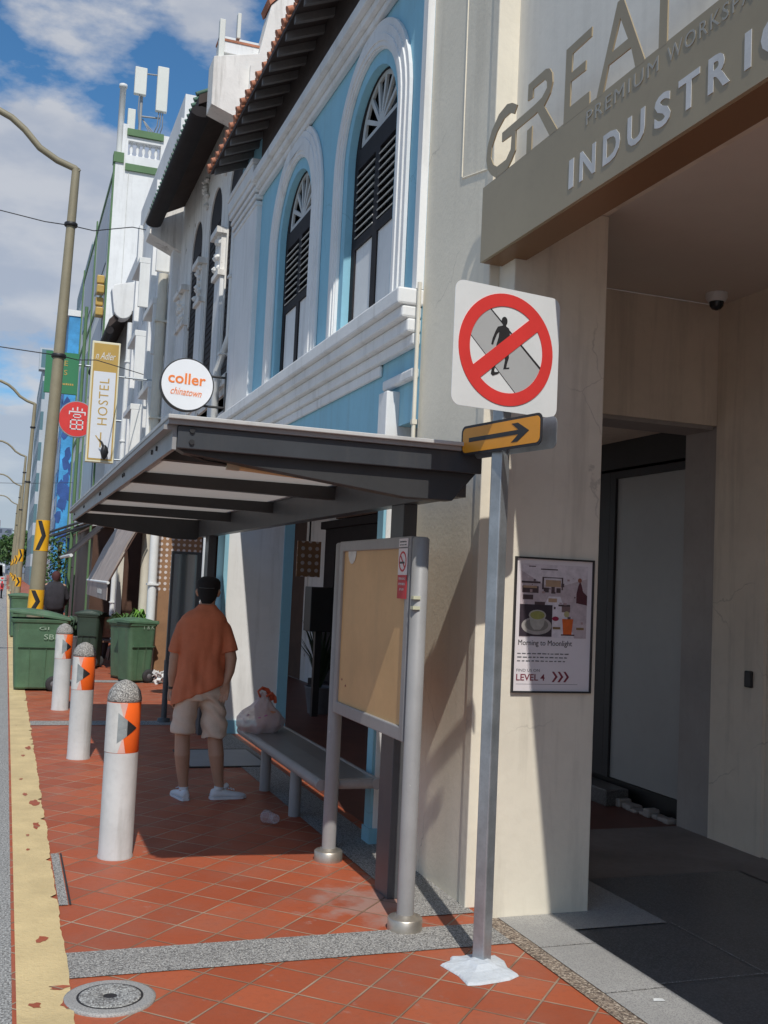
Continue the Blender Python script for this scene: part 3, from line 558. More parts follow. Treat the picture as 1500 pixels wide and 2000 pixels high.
mb = MB(); text_mb(mb, 'Morning to Moonlight', PO + V((.033, -.0062, .235)), FC, .315, .036, .001, bold=.0); mb.build('heading', MT['ink'], ps)
mb = MB()
for i in range(3): marks_mb(mb, PO + V((.03, -.0062, .198 - i * .019)), FC, .30 - .01 * i, .007, 11, .0008, i + 5)
text_mb(mb, 'FIND US ON', PO + V((.028, -.0062, .108)), FC, .135, .014, .0008); mb.box(2.50, 2.86, 4.8646, 4.8655, 1.178, 1.180); mb.build('small_print', MT['faded_pink'] if 0 else MT['hub'], ps)
mb = MB(); text_mb(mb, 'LEVEL 4', PO + V((.028, -.0062, .062)), FC, .165, .034, .001, bold=.014); mb.build('level_mark', MT['maroon'], ps)
for k in range(3):
    mb = MB(); u = .235 + k * .034; mb.plate([[(u, .056), (u + .012, .056), (u + .034, .083), (u + .012, .110), (u, .110), (u + .020, .083)]], PO, *FC, .006, .0075); mb.build('chevron', MT['maroon'], ps)

# ================================================================== BLUE SHOPHOUSE
FX = 2.36
bb = thing('blue_shophouse', 'blue two storey shophouse with white arched mouldings and clay tile eaves', 'building', (3.2, 9, 0))
zc, win = 4.96, ((7.27, .56, .87), (9.47, .58, .96))
def arch_loop(yc, r, z0, zc_, n=18): return [(yc - r, z0), (yc + r, z0)] + arc(yc, zc_, r, 0, 180, n)
MB().plate([[(6.052, 2.70), (12.2, 2.70), (12.2, 6.56), (6.052, 6.56)]] + [arch_loop(y, r, 3.5, zc)[::-1] for y, r, R_ in win], (FX, 0, 0), *YZ, -.24, 0).build('wall', MT['blue'], bb)
mb = MB(); mb.box(2.615, 5.2, 6.60, 12.2, 2.95, 3.15); mb.build('floor_slab', MT['cream_in'], bb)
for y, r, R_ in win:   # raised mouldings in two steps
    mb = MB()
    for rr, ri, d in ((R_, r + .10, .028), (R_ - .05, r + .115, .040), (R_ - .11, r + .15, .050)):
        lo = [(y - rr, 3.5), (y - ri, 3.5)] + arc(y, zc, ri, 180, 0, 20) + [(y + ri, 3.5), (y + rr, 3.5)] + arc(y, zc, rr, 0, 180, 24)
        mb.plate([lo], (FX, 0, 0), *YZ, 0.001, d)
    mb.build('arch_moulding', MT['white'], bb, bevel=.014)
MB().box(2.31, FX, 6.054, 6.13, 3.53, 6.54).build('corner_strip', MT['white'], bb); MB().box(2.32, FX, 6.14, 10.98, 6.052, 6.55).build('wall_plate', MT['dark_wood'], bb)
mb = MB(); mb.box(2.30, 2.62, 11.0, 12.22, 2.72, 5.74)
for k, (x, z0, z1) in enumerate(((2.285, 5.72, 5.77), (2.27, 5.79, 5.84), (2.255, 5.86, 5.91), (2.235, 5.93, 6.0), (2.215, 6.0, 6.14), (2.20, 6.14, 6.2))): mb.box(x, 2.5, 11.0 - (2.30 - x), 12.22 + (2.30 - x) * .5, z0, z1)
mb.build('pilaster', MT['white'], bb, bevel=.012)
mb = MB()
for x, z0, z1 in ((2.31, 5.82, 5.88), (2.27, 5.88, 5.95), (2.22, 5.95, 6.05)): mb.box(x, FX, 6.06, 10.99, z0, z1)
mb.build('cornice', MT['white'], bb, bevel=.010)
mb = MB(); mb.box(2.19, 2.60, 6.05, 12.25, 3.42, 3.53)
for x, z0, z1 in ((2.225, 3.34, 3.42), (2.265, 3.25, 3.34), (2.305, 3.17, 3.25)): mb.box(x, FX, 6.06, 12.24, z0, z1)
mb.box(2.33, FX, 6.75, 12.24, 3.09, 3.17); mb.box(2.31, FX, 6.06, 6.62, 2.96, 3.03)
mb.build('sill_ledge', MT['white'], bb, bevel=.022)
mb = MB(); mb.box(2.27, 2.90, 6.40, 6.56, 2.62, 2.93); mb.box(2.312, 2.88, 6.415, 6.54, .0, 2.62); mb.build('pier', MT['white'], bb, bevel=.006)
mb = MB(); mb.box(2.292, 2.311, 6.42, 6.53, 0.0, 2.615); mb.box(2.285, 2.89, 6.405, 6.55, 0, .10); mb.build('pier_trim', MT['blue'], bb)
mb = MB(); mb.box(2.245, 2.86, 11.22, 11.60, 0, 2.70); mb.build('end_wall', MT['white'], bb)
mb = MB(); mb.box(2.861, 2.97, 11.20, 11.60, 0, 2.69); mb.box(2.20, 2.244, 11.20, 11.60, 0, 2.69); mb.box(2.24, 2.865, 11.195, 11.219, 0, .14); mb.build('end_wall_trim', MT['blue'], bb)
# curved haunches between pier, wall and slab
mb = MB(); mb.plate([[(0, 0), (.0, -.4)] + arc(.5, -.4, .5, 180, 90, 8) + [(.5, .1)]][0:1], (2.37, 6.42, 2.70), *FC, -.05, .0) if False else None
mb = MB(); mb.box(4.80, 5.2, 12.0, 12.2, 0, 2.95); mb.box(4.80, 5.1, 12.2 - 5.6, 12.0, 2.52, 2.95) if False else None
mb.box(4.80, 5.1, 12.21, 17.0, 0, 3.2); mb.build('shop_wall', MT['white'], bb)
# windows of the upper floor
GX = 2.42
def petals(cx, cz, r0, r1, n):
    o = []
    for k in range(n):
        a0 = 180 * (k + .12) / n; a1 = 180 * (k + .88) / n
        o.append([(cx + r0 * cos(rad((a0 + a1) / 2)), cz + r0 * sin(rad((a0 + a1) / 2)))] + arc(cx, cz, r1, a0, a1, 4))
    return o
for y, r, R_ in win:
    rf = r - .002; z1 = 5.06
    fr = MB(); hs = [[(y - rf + .06, z1 + .02), (y + rf - .06, z1 + .02)] + arc(y, z1 + .02, rf - .10, 0, 180, 18)][0:1]
    hole_f = [(y + (rf - .11) * cos(rad(a)), z1 + .03 + (rf - .14) * sin(rad(a))) for a in range(0, 181, 10)]
    hl = [[(y - rf + .09, 4.36), (y - .05, 4.36), (y - .05, z1 - .13), (y - rf + .09, z1 - .13)], [(y + .05, 4.36), (y + rf - .09, 4.36), (y + rf - .09, z1 - .13), (y + .05, z1 - .13)],
          [(y - rf + .09, 3.58), (y - .05, 3.58), (y - .05, 4.28), (y - rf + .09, 4.28)], [(y + .05, 3.58), (y + rf - .09, 3.58), (y + rf - .09, 4.28), (y + .05, 4.28)]]
    fr.plate([arch_loop(y, rf, 3.5, zc, 22), hole_f] + [h[::-1] for h in hl], (GX, 0, 0), *YZ, -.06, 0)
    wf = fr.build('window', MT['black_wood'], bb)
    rr = rf - .115
    out_ = [(y + rr * cos(rad(a)), z1 + .035 + (rr - .02) * sin(rad(a))) for a in range(0, 181, 10)]
    MB().plate([out_] + [[(p, z1 + .035 + (q - z1 - .035) * .96) for p, q in l] for l in petals(y, z1 + .06, .08, rr - .07, 7)], (GX + .01, 0, 0), *YZ, -.02, 0).build('fanlight', MT['louvre'], wf)
    for s in (-1, 1):
        mb = MB(); ya, yb = (y - rf + .09, y - .05) if s < 0 else (y + .05, y + rf - .09)
        z = 4.385
        while z < z1 - .15:
            mb.obox((GX + .01, (ya + yb) / 2, z), (0, 1, 0), (-.62, 0, -.5), (.5, 0, -.62), (yb - ya) / 2, .028, .005); z += .062
        mb.build('louvre', MT['louvre'], wf)
    each('panel', MT['white'], wf, ((GX + .015, GX + .03, y - rf + .09, y - .05, 3.58, 4.28), (GX + .015, GX + .03, y + .05, y + rf - .09, 3.58, 4.28)))
    MB().box(GX + .07, GX + .08, y - rf, y + rf, 3.5, 5.6).build('pane', MT['glass'], wf)
# eaves
mb = MB(); mb.add([(1.96, 6.055, 6.40), (1.96, 12.1, 6.40), (5.2, 12.1, 7.78), (5.2, 6.055, 7.78), (1.96, 6.055, 6.44), (1.96, 12.1, 6.44), (5.2, 12.1, 7.82), (5.2, 6.055, 7.82)], [(0, 3, 2, 1), (4, 5, 6, 7), (0, 1, 5, 4), (1, 2, 6, 5), (2, 3, 7, 6), (3, 0, 4, 7)]); mb.build('eaves_board', MT['dark_wood'], bb)
mb = MB(); y = 6.2
while y < 12.0: mb.add([(1.98, y, 6.34), (1.98, y + .05, 6.34), (2.5, y + .05, 6.56), (2.5, y, 6.56), (1.98, y, 6.408), (1.98, y + .05, 6.408), (2.5, y + .05, 6.63), (2.5, y, 6.63)], [(0, 3, 2, 1), (4, 5, 6, 7), (0, 1, 5, 4), (1, 2, 6, 5), (2, 3, 7, 6), (3, 0, 4, 7)]); y += .30
mb.build('rafters', MT['rafter'], bb)
mb = MB(); y = 6.12; r = random.Random(2)
while y < 12.1:
    dx = r.uniform(-.02, .02); a = V((1.935 + dx, y, 6.465)); b = V((5.2, y, 7.86))
    mb.tube([a, a + (b - a) * .06, b], .038, 8); mb.tube([a + V((.02, .1, -.005)), b + V((0, .1, -.005))], .03, 6)
    y += .205
mb.build('roof', MT['roof_tile'], bb)
MB().box(2.52, 5.2, 6.06, 12.3, 6.33, 6.36).build('attic_floor', MT['dark_wood'], bb)
# party wall standing above the roofs, stained
mb = MB(); mb.plate([[(1.95, 7.35), (2.33, 7.22), (2.6, 7.22), (2.6, 6.3), (3.6, 6.3), (3.6, 9.9), (3.1, 9.9), (3.02, 9.2), (2.62, 8.75), (2.50, 8.1), (1.95, 7.95)]], (0, 12.3, 0), *FC, -.35, 0)
mb.build('party_wall', MT['old_white'], bb, bevel=.01)
mb = MB(); mb.plate([[(3.0, 9.2), (3.12, 9.93), (3.62, 9.93), (3.62, 10.0), (3.05, 10.0), (2.93, 9.25), (2.57, 8.82), (2.6, 8.74)]], (0, 12.28, 0), *FC, -.4, 0); mb.build('coping', MT['roof_tile'], bb)
# downpipes (blue house, its white neighbour, right corner conduit)
def pipe(pts, r, mt, label, par=None):
    t = thing('downpipe', label, 'pipe', pts[-1]); MB().tube(pts, r, 12).build('tube', mt, t); mb = MB()
    for a, b in zip(pts, pts[1:]):
        a, b = V(a), V(b); n = max(1, int((b - a).length / 1.6))
        for k in range(n): q = a + (b - a) * ((k + .5) / n); mb.obox(q, (1, 0, 0), (0, 1, 0), (0, 0, 1), r * 1.25, r * 1.25, .015)
    mb.build('clips', mt, t); return t
pipe([(2.33, 12.31, 6.0), (2.33, 12.31, 4.55), (2.28, 12.75, 4.2), (2.28, 12.75, 2.6), (2.28, 12.75, .1)], .045, MT['pipe_white'], 'white rain pipe with a double bend left of the blue house pilaster')
pipe([(2.32, 6.02, 3.56), (2.32, 6.02, .02)], .013, MT['pipe'], 'thin cream pipe down the corner where blue wall meets cream wall')
# ground floor of the blue house: dark door, nameboard, plants
MB().box(4.72, 4.80, 13.1, 15.9, .15, 2.50).build('door', MT['black_wood'], bb); mb = MB()
for y in (13.35, 14.05, 14.75, 15.3):
    for z in (.35, 1.35): mb.box(4.70, 4.72, y, y + .38, z, z + .8)
mb.box(4.66, 4.80, 13.0, 16.0, 2.5, 2.62); mb.box(4.60, 4.80, 12.9, 16.1, 0, .15); mb.build('door_panelling', MT['black_wood'], bb, bevel=.01)
nb = thing('name_board', 'dark timber signboard with a pale bar above the black doors', 'sign', (4.68, 14.1, 2.7))
MB().box(4.66, 4.72, 13.3, 15.2, 2.63, 3.02).build('board', MT['brown_metal'], nb, bevel=.01); MB().box(4.652, 4.66, 13.5, 15.0, 2.67, 2.70).build('pale_bar', MT['faded'], nb)
marks_mb(MB(), (4.658, 14.75, 2.88), FS, .95, .06, 8, .004, 2).build('upper_line', MT['faded'], nb); marks_mb(MB(), (4.658, 14.7, 2.78), FS, .9, .04, 9, .004, 3).build('lower_line', MT['faded'], nb)
mb = MB(); r = random.Random(4)
bx = thing('letter_box', 'black metal letter box on a stand behind the blue trimmed pillar', 'letter box', (3.7, 12.3, 0))
MB().box(3.55, 3.85, 12.45, 12.75, 1.05, 1.6).build('box', MT['ink'], bx, bevel=.01); MB().box(3.66, 3.74, 12.56, 12.64, 0, 1.05).build('post', MT['ink'], bx)
lat = thing('lattice_screen', 'small brown lattice panel hanging beside the blue trimmed pillar', 'screen', (3.6, 12.4, 1.9))
MB().box(3.36, 3.66, 12.5, 12.53, 1.72, 2.16).build('panel', MT['mosaic'], lat); MB().box(3.5, 3.52, 12.50, 12.52, 2.16, 2.6).build('hanger', MT['ink'], lat)
pl = thing('wall_plant', 'spindly dark leafed plant in a pot beside the black doors', 'plant', (3.9, 12.9, 0))
MB().lathe((3.85, 12.9, 0), [(.14, 0), (.19, .32), (.20, .34), (.17, .34), (.165, .30)], 16).build('pot', MT['hub'], pl)
mb = MB()
for k in range(46):
    a = r.uniform(0, 2 * pi); h = r.uniform(.5, 1.0); p = V((3.85, 12.9, .3)); q = p + V((cos(a) * .32, sin(a) * .32, h)); mid = (p + q) / 2 + V((0, 0, .12)); w = .013
    s_ = V((-sin(a), cos(a), 0)) * w; mb.add([p - s_, p + s_, mid + s_ * 1.3, mid - s_ * 1.3, q], [(0, 1, 2, 3), (3, 2, 4)])
mb.build('leaves', MT['leaf_dark'], pl, normals=False)
# ================================================================== BUS SHELTER
SG, SD = MT['steel_grey'], MT['steel_dark']
sh = thing('bus_shelter', 'dark grey steel bus shelter with flat cantilevered canopy over the pavement', 'shelter', (1.9, 8.2, 0))
Y0, Y1, XA, XB = 4.56, 11.84, .66, 2.10
MB().plate([[(XA - .05, Y0 - .06), (XB + .01, Y0 - .06), (XB + .01, Y1 + .06), (XA - .05, Y1 + .06)], [(XA + .12, Y0 + .12), (XA + .12, Y1 - .12), (XB - .14, Y1 - .12), (XB - .14, Y0 + .12)]], (0, 0, 2.327), (1, 0, 0), (0, 1, 0), (0, 0, 1), 0, .018).build('roof', MT['roof_sheet'], sh, bevel=.003)
mb = MB()
def rafter(y, t=.03, z0a=2.21, z0b=2.07): mb.plate([[(XA, 2.305), (XA, z0a), (XA + .04, z0a - .02), (1.74, z0b), (1.98, z0b), (2.10, 2.21), (2.10, 2.305)]], (0, y, 0), *FC, -t / 2, t / 2)
mb.box(XA - .02, XA - .002, Y0, Y1, 2.20, 2.305); mb.box(XA - .06, XA - .02, Y0, Y1, 2.285, 2.305); mb.box(XA - .055, XB + .012, Y0 - .066, Y0 - .058, 2.305, 2.392) if False else None
mb.plate([[(XA - .045, Y0 - .04), (XB, Y0 - .04), (XB, Y1 + .04), (XA - .045, Y1 + .04)], [(XA + .1, Y0 + .1), (XA + .1, Y1 - .1), (XB - .12, Y1 - .1), (XB - .12, Y0 + .1)]], (0, 0, 2.306), (1, 0, 0), (0, 1, 0), (0, 0, 1), 0, .020)
mb.build('fascia', MT['steel_grey'], sh)
mb = MB(); mb.box(XA, 2.11, Y0 - .02, Y0 + .0, 2.205, 2.305); mb.build('front_fascia', MT['steel_front'], sh, bevel=.004)
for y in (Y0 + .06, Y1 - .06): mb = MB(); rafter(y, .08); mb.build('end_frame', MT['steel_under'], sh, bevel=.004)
MB().box(XA, 2.11, Y1, Y1 + .02, 2.205, 2.305).build('rear_fascia', MT['steel_front'], sh)
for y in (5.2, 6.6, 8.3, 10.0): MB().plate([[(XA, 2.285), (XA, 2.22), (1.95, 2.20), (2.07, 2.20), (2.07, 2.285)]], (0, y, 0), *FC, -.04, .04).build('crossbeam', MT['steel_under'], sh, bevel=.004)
MB().quad((XA, Y0 + .03, 2.292), (2.09, Y0 + .03, 2.292), (2.09, Y1 - .03, 2.292), (XA, Y1 - .03, 2.292)).build('ceiling', MT['ceil_panel'], sh, normals=False)
MB().box(2.0, 2.09, Y0 + .11, Y1 - .11, 2.10, 2.285).build('main_beam', SD, sh)
for y in (5.39, 11.2): MB().box(2.005, 2.085, y - .10, y + .10, 0, 2.10).build('column', SD, sh, bevel=.004)
mb = MB()
for y in (5.05, 5.22, 6.52, 6.60, 8.22, 8.30, 10.0, 10.06, 11.44): mb.lathe((XA - .02, y, 2.255), [(.012, .0), (.012, -.008)], 8, 'x')
for x, z in ((.72, 2.285), (.72, 2.235)): mb.lathe((x, Y0 - .02, z), [(.012, 0), (.012, -.009)], 8, 'y')
mb.build('bolts', MT['ink'], sh)
tb = thing('tube_lamp', 'unlit yellowed fluorescent tube under the shelter canopy', 'lamp', (1.3, 4.75, 2.14))
MB().tube([(.95, 4.66, 2.155), (1.60, 4.78, 2.135)], .014, 10).build('tube', M('yellowed_tube', (.62, .42, .22), .4, .1, 8), tb)
mb = MB(); mb.obox((.93, 4.657, 2.16), (.98, .18, -.03), (0, 1, 0), (0, 0, 1), .03, .016, .02); mb.obox((1.62, 4.785, 2.14), (.98, .18, -.03), (0, 1, 0), (0, 0, 1), .03, .016, .02); mb.build('socket', M('old_socket', (.50, .40, .28), .6), tb)
MB().tube([(.70, 4.62, 2.20), (.80, 4.63, 2.17), (.93, 4.657, 2.16)], .006, 6).build('cable', MT['ink'], tb)
# notice board on two posts
nb = thing('notice_board', 'grey framed empty yellow notice board on two round posts', 'board', (1.92, 5.45, 0))
def post(x, y, top, mt=SG, r=.042, name='post'):
    o = MB().lathe((x, y, 0), [(r, 0), (r, top - .01), (r - .01, top)], 24).build(name, mt, nb); MB().lathe((x, y, 0), [(.085, 0), (.085, .055), (.078, .062), (r + .012, .062), (r + .008, .075), (r, .075)], 28).build('collar', MT['stainless'], o); return o
post(1.925, 6.10, 1.90); post(1.925, 4.82, 1.90)
mb = MB(); mb.plate([[(4.87, .885), (6.05, .885), (6.05, 1.905), (4.87, 1.905)], [(4.93, .955), (4.93, 1.845), (5.99, 1.845), (5.99, .955)]], (1.925, 0, 0), *YZ, -.04, .035); mb.build('frame', SG, nb, bevel=.006)
MB().box(1.905, 1.93, 4.93, 5.99, .955, 1.845).build('panel', MT['board_yellow'], nb)
mb = MB(); 
for y, z in ((5.93, 1.09), (5.86, 1.06)): mb.lathe((1.904, y, z), [(.006, 0), (.006, -.002)], 8, 'x')
mb.build('rust_spot', MT['maroon'], nb)
mb = MB(); mb.plate([arc(5.84, 1.845, .075, 180, 360, 8)], (1.903, 0, 0), *YZ, 0, .001); mb.build('torn_tape', MT['faded'], nb)
stk = thing('no_smoking_sticker', 'white and red no smoking sticker on the notice board corner', 'sticker', (1.885, 4.97, 1.75))
B0 = V((1.8845, 5.02, 1.59)); fs = FS
def sp(mb, lp, d0, d1): return mb.plate(lp, B0, *fs, d0, d1)
mb = MB(); sp(mb, [[(0, .12), (.125, .12), (.125, .255), (0, .255)]], -.003, 0); sp(mb, [[(0, .262), (.125, .262), (.125, .305), (0, .305)]], -.003, .0); mb.build('sheet', MT['poster_paper'], stk)
mb = MB(); sp(mb, [[(0, 0), (.125, 0), (.125, .12), (0, .12)]], -.003, 0); sp(mb, [arc(.0625, .188, .052, 0, 360, 28)[:-1], arc(.0625, .188, .042, 0, 360, 28)[:-1][::-1]], 0, .001)
mb.obox(B0 + V((-.001, -.0625, .188)), (0, .7, -.7) if 0 else (0, -.7, -.7), (0, .7, -.7), (1, 0, 0), .045, .004, .0008); mb.build('red_print', MT['red_ink'], stk)
mb = MB(); mb.obox(B0 + V((-.0018, -.058, .182)), (0, 1, 0), (0, 0, 1), (1, 0, 0), .032, .005, .0006); marks_mb(mb, B0 + V((-.0005, -.015, .285)), fs, .09, .008, 5, .0005); marks_mb(mb, B0 + V((-.0005, -.015, .270)), fs, .09, .006, 4, .0005, 3); mb.build('black_print', MT['ink'], stk)
mb = MB()
for i, (l, w) in enumerate((('SMOKING', .09), ('IS PROHIBITED', .09), ('BY LAW', .06))): text_mb(mb, l, B0 + V((-.0005, -.0625 + w / 2, .095 - i * .027)) + V((0, 0, 0)), fs, w, .012, .0006)
mb.build('white_print', MT['poster_paper'], stk)
for z in (1.60, 1.55): MB().obox((1.897, 4.79, z), (0, 1, 0), (0, 0, 1), (1, 0, 0), .018, .008, .0185).build('tape_mark', MT['tape'], nb)
# bench
bn = thing('bench', 'grey metal pavement bench with rounded rails under the shelter', 'bench', (2.05, 7.3, 0))
mb = MB(); mb.tube([(1.88, 6.16, .43), (1.88, 8.48, .43)], .034, 14); mb.build('rail', SG, bn)
mb = MB(); mb.tube([(2.24, 6.16, .43), (2.24, 8.48, .43)], .034, 14); mb.build('rail', SG, bn)
mb = MB(); mb.plate([[(1.885, .438), (2.235, .438), (2.235, .458), (2.06, .464), (1.885, .458)]], (0, 6.18, 0), *FC, -2.28, 0); mb.build('seat', M('brushed_grey_seat', (.25, .26, .26), .33, .08, 4, metal=.4), bn)
for y in (6.42, 7.28, 8.18):
    MB().lathe((2.03, y, 0), [(.042, 0), (.042, .40), (.03, .42)], 20).build('leg', SG, bn)
mb = MB(); mb.tube([(2.02, 6.20, .43), (2.32, 6.20, .43)], .034, 14, round_=True); mb.build('end_bar', SG, bn)
MB().lathe((1.945, 6.155, .43), [(.036, 0), (.036, -.014), (.026, -.02), (.01, -.014)], 20, 'y').build('end_cap', MT['stainless'], bn)
# end panel with glass
ep = thing('glass_display_panel', 'tall narrow black framed glass panel at the far end of the shelter', 'panel', (1.92, 12.1, 0))
GY = 12.1
mb = MB(); mb.plate([[(1.77, .68), (2.11, .68), (2.11, 1.94), (1.77, 1.94)], [(1.80, .72), (1.80, 1.91), (2.06, 1.91), (2.06, .72)]], (0, GY, 0), *FC, -.03, .03); mb.build('frame', SD, ep, bevel=.004)
MB().box(1.80, 2.06, GY, GY + .012, .72, 1.91).build('pane', M('mirror_glass', (.55, .60, .62), .10, 0, 1, metal=.9), ep)
MB().lathe((1.79, GY + .01, 0), [(.032, 0), (.032, .70)], 14).build('post', SD, ep); MB().lathe((1.79, GY + .01, 0), [(.075, 0), (.07, .04), (.035, .05)], 18).build('collar', SD, ep)
# plastic bag
BX = 0
bg_ = thing('plastic_bag', 'knotted translucent pink white plastic bag with red handles on the bench', 'bag', (2.06, 8.22, .46))
mb = MB(); rings = []; n = 40; H_ = .30
for i in range(15):
    t = i / 14; z = .462 + H_ * t
    R_ = (.115 + .065 * sin(pi * min(1, t * 1.5 + .12))) * (1 if t < .55 else max(.16, 1 - ((t - .55) / .45) ** .85 * .84))
    ring = []
    for k in range(n):
        a = 2 * pi * k / n; p = V((cos(a), sin(a), t * 1.5)); q = R_ * (1 + .14 * noise.noise(p * 1.9) + .07 * noise.noise(p * 5.5) + (.10 * sin(a * 7 + t) * max(0, t - .45)))
        ring.append(V((2.055 + q * cos(a) * 1.05 + (t - .5) * .02, 8.20 + q * sin(a), z + .01 * noise.noise(p * 4))))
    rings.append(ring)
mb.loft(rings); mb.build('bag', MT['bag'], bg_)
mb = MB()
mb.tube([(2.03, 8.18, .735), (2.01, 8.18, .775), (2.045, 8.19, .80), (2.09, 8.2, .785), (2.12, 8.2, .74), (2.13, 8.2, .71)], [(.010, .018)] * 6, 8, round_=True)
mb.tube([(2.08, 8.17, .74), (2.12, 8.17, .765), (2.15, 8.18, .73), (2.155, 8.18, .69)], [(.009, .02)] * 4, 8, round_=True); mb.build('handle', M('red_plastic', (.50, .09, .04), .4, .2, 20), bg_)
mb = MB(); mb.lathe((2.10, 8.16, .475), [(.03, 0), (.085, .02), (.10, .09), (.075, .15), (.02, .17)], 18); mb.build('food_box', M('orange_contents', (.50, .22, .13), .6, .3, 14), bg_)
r = random.Random(9); mb = MB()
for k in range(16):
    a = pi + r.uniform(.2, pi - .3) ; t = r.uniform(.1, .5); p = V((2.055 + .155 * cos(a), 8.20 + .158 * sin(a), .48 + .26 * t)); mb.obox(p, (-sin(a), cos(a), .3), (0, .2, 1), (cos(a), sin(a), 0), .012, .005, .003)
mb.build('print', M('magenta_print', (.40, .12, .28), .5, .1, 9), bg_)
for o_ in bg_.children: o_.data.transform(Matrix.Translation((-.075, 0, 0)))
# cup on the ground
cp = thing('plastic_cup', 'empty clear plastic cup lying on the tiles beside the bench', 'cup', (1.80, 7.02, .04))
mb = MB(); ax = V((.32, -.94, .05)).normalized(); c0 = V((1.775, 7.085, .047)); A = ax.cross(V((0, 0, 1))).normalized(); B = ax.cross(A)
rg = lambda d, R_: [c0 + ax * d + A * R_ * cos(2 * pi * k / 24) + B * R_ * sin(2 * pi * k / 24) for k in range(24)]
mb.loft([rg(.0, .03), rg(0, .044), rg(.006, .047), rg(.012, .044), rg(.125, .032), rg(.128, .022)], cap=False)
mb.loft([rg(.126, .032), rg(.126, .001)], cap=False); mb.build('cup', MT['cup'], cp, normals=False)
# ================================================================== ROAD SIGN
sp_ = thing('road_sign', 'square white sign with red ring and slashed walking figure on galvanised post', 'sign', (2.09, 4.29, 0))
ang = rad(-16); dU = V((cos(rad(8)), sin(rad(8)), 0)); dN = V((sin(rad(8)), -cos(rad(8)), 0)); UZ = V((0, 0, 1))
px, py = 2.09, 4.30; tilt = .012
mb = MB(); s_ = .031
for a, b in ((0, 3.02),):
    pr_ = [(-s_, -s_), (s_, -s_), (s_, s_), (-s_, s_)]; Q = Matrix.Rotation(rad(28), 3, 'Z')
    ring = lambda z: [Q @ V((x, y, 0)) + V((px, py, z)) for x, y in pr_]
    mb.loft([ring(.0), ring(3.02)], smooth=False)
mb.build('post', MT['galv'], sp_, bevel=.006)
FR = (dU, UZ, dN); O = V((px - .022, py - .0, 2.745)) + dN * .055
PL = .288
mb = MB(); mb.plate([rrect(PL, PL * .98, .045)], O, *FR, 0, .003); sgn = mb.build('plate', MT['sign_white'], sp_)
mb = MB(); mb.plate([rrect(PL - .03, .012, .005, 2, 0, .17)], O, *FR, -.02, 0); mb.plate([rrect(PL - .03, .012, .005, 2, 0, -.17)], O, *FR, -.02, 0); mb.build('stiffener', MT['galv'], sgn)
Ro, Ri = .257, .199
cxm = -.005
def clipline(x0, z0, x1, z1, w, R_, mb, d0, d1, cap=True):
    u = V((x1 - x0, z1 - z0)).normalized(); nn_ = V((-u.y, u.x)) * w / 2; pts = [V((x0, z0)) + nn_, V((x0, z0)) - nn_, V((x1, z1)) - nn_, V((x1, z1)) + nn_]; mb.plate([[tuple(p) for p in pts]], O, *FR, d0, d1)
# grey road band and black kerb line clipped to the inside of the ring
a1, a2 = 118, -18; b1, b2 = 168, -74
band = [(cxm + Ri * cos(rad(a)), Ri * sin(rad(a))) for a in [a1 + (b1 - a1) * i / 8 for i in range(9)]] + [(cxm + Ri * cos(rad(a)), Ri * sin(rad(a))) for a in [b2 + (a2 - b2) * i / 8 for i in range(9)]]
MB().plate([band], O, *FR, .0025, .0042).build('grey_panel', MT['sign_grey'], sgn)
mb = MB(); mb.plate([[(cxm + Ri * cos(rad(a1 + 1)), Ri * sin(rad(a1 + 1))), (cxm + Ri * cos(rad(a1 - .8)), Ri * sin(rad(a1 - .8))), (cxm + Ri * cos(rad(a2 + 1.8)), Ri * sin(rad(a2 + 1.8))), (cxm + Ri * cos(rad(a2 - 1.5)), Ri * sin(rad(a2 - 1.5)))]], O, *FR, .0025, .0048)
clipline(cxm + Ri * cos(rad(b1)), Ri * sin(rad(b1)), cxm + Ri * cos(rad(b2)), Ri * sin(rad(b2)), .0022, Ri, mb, .0025, .0047)
hx = -.018
mb.plate([arc(hx - .004, .130, .0155, 0, 360, 18, .020)[:-1]], O, *FR, .0025, .006)
FIGX = 1.02
mb.plate([[(hx - .004 + (a_ - hx) * FIGX, .146 + (b_ - .161) * .705) for a_, b_ in ([(hx - .006, .12), (hx + .006, .12), (hx + .010, .105), (hx + .024, .095), (hx + .030, .075), (hx + .030, .045), (hx + .034, .02), (hx + .038, -.02), (hx + .030, -.035), (hx + .026, -.01), (hx + .020, .04), (hx + .014, .02), (hx + .012, -.01), (hx + .026, -.055), (hx + .030, -.095), (hx + .020, -.14), (hx + .018, -.163), (hx + .034, -.158), (hx + .033, -.167), (hx + .002, -.175), (hx + .004, -.165), (hx + .010, -.115), (hx + .004, -.06), (hx - .012, -.02), (hx - .026, -.06), (hx - .032, -.115), (hx - .040, -.16), (hx - .046, -.195), (hx - .042, -.203), (hx - .022, -.197), (hx - .020, -.206), (hx - .052, -.226), (hx - .062, -.215), (hx - .052, -.14), (hx - .044, -.08), (hx - .038, -.02), (hx - .028, .03), (hx - .026, .065), (hx - .038, .045), (hx - .052, -.005), (hx - .056, -.027), (hx - .066, -.025), (hx - .060, .015), (hx - .044, .07), (hx - .034, .095), (hx - .008, .108)])]], O, *FR, .0025, .0058)
mb.build('figure', MT['ink'], sgn)
mb = MB(); mb.plate([arc(cxm, 0, Ro, 0, 360, 64)[:-1], arc(cxm, 0, Ri, 0, 360, 64)[:-1][::-1]], O, *FR, .0025, .0066)
clipline(cxm - .19, -.145, cxm + .17, .155, .066, Ri, mb, .0025, .0070); mb.build('ring', MT['sign_red'], sgn)
ar = thing('arrow_sign', 'small amber plate with a black arrow pointing right on the sign post', 'sign', (px, py, 2.36))
dA = V((.185, -.983, 0)); nA = V((-.983, -.185, 0)); FA = (dA, UZ, nA)
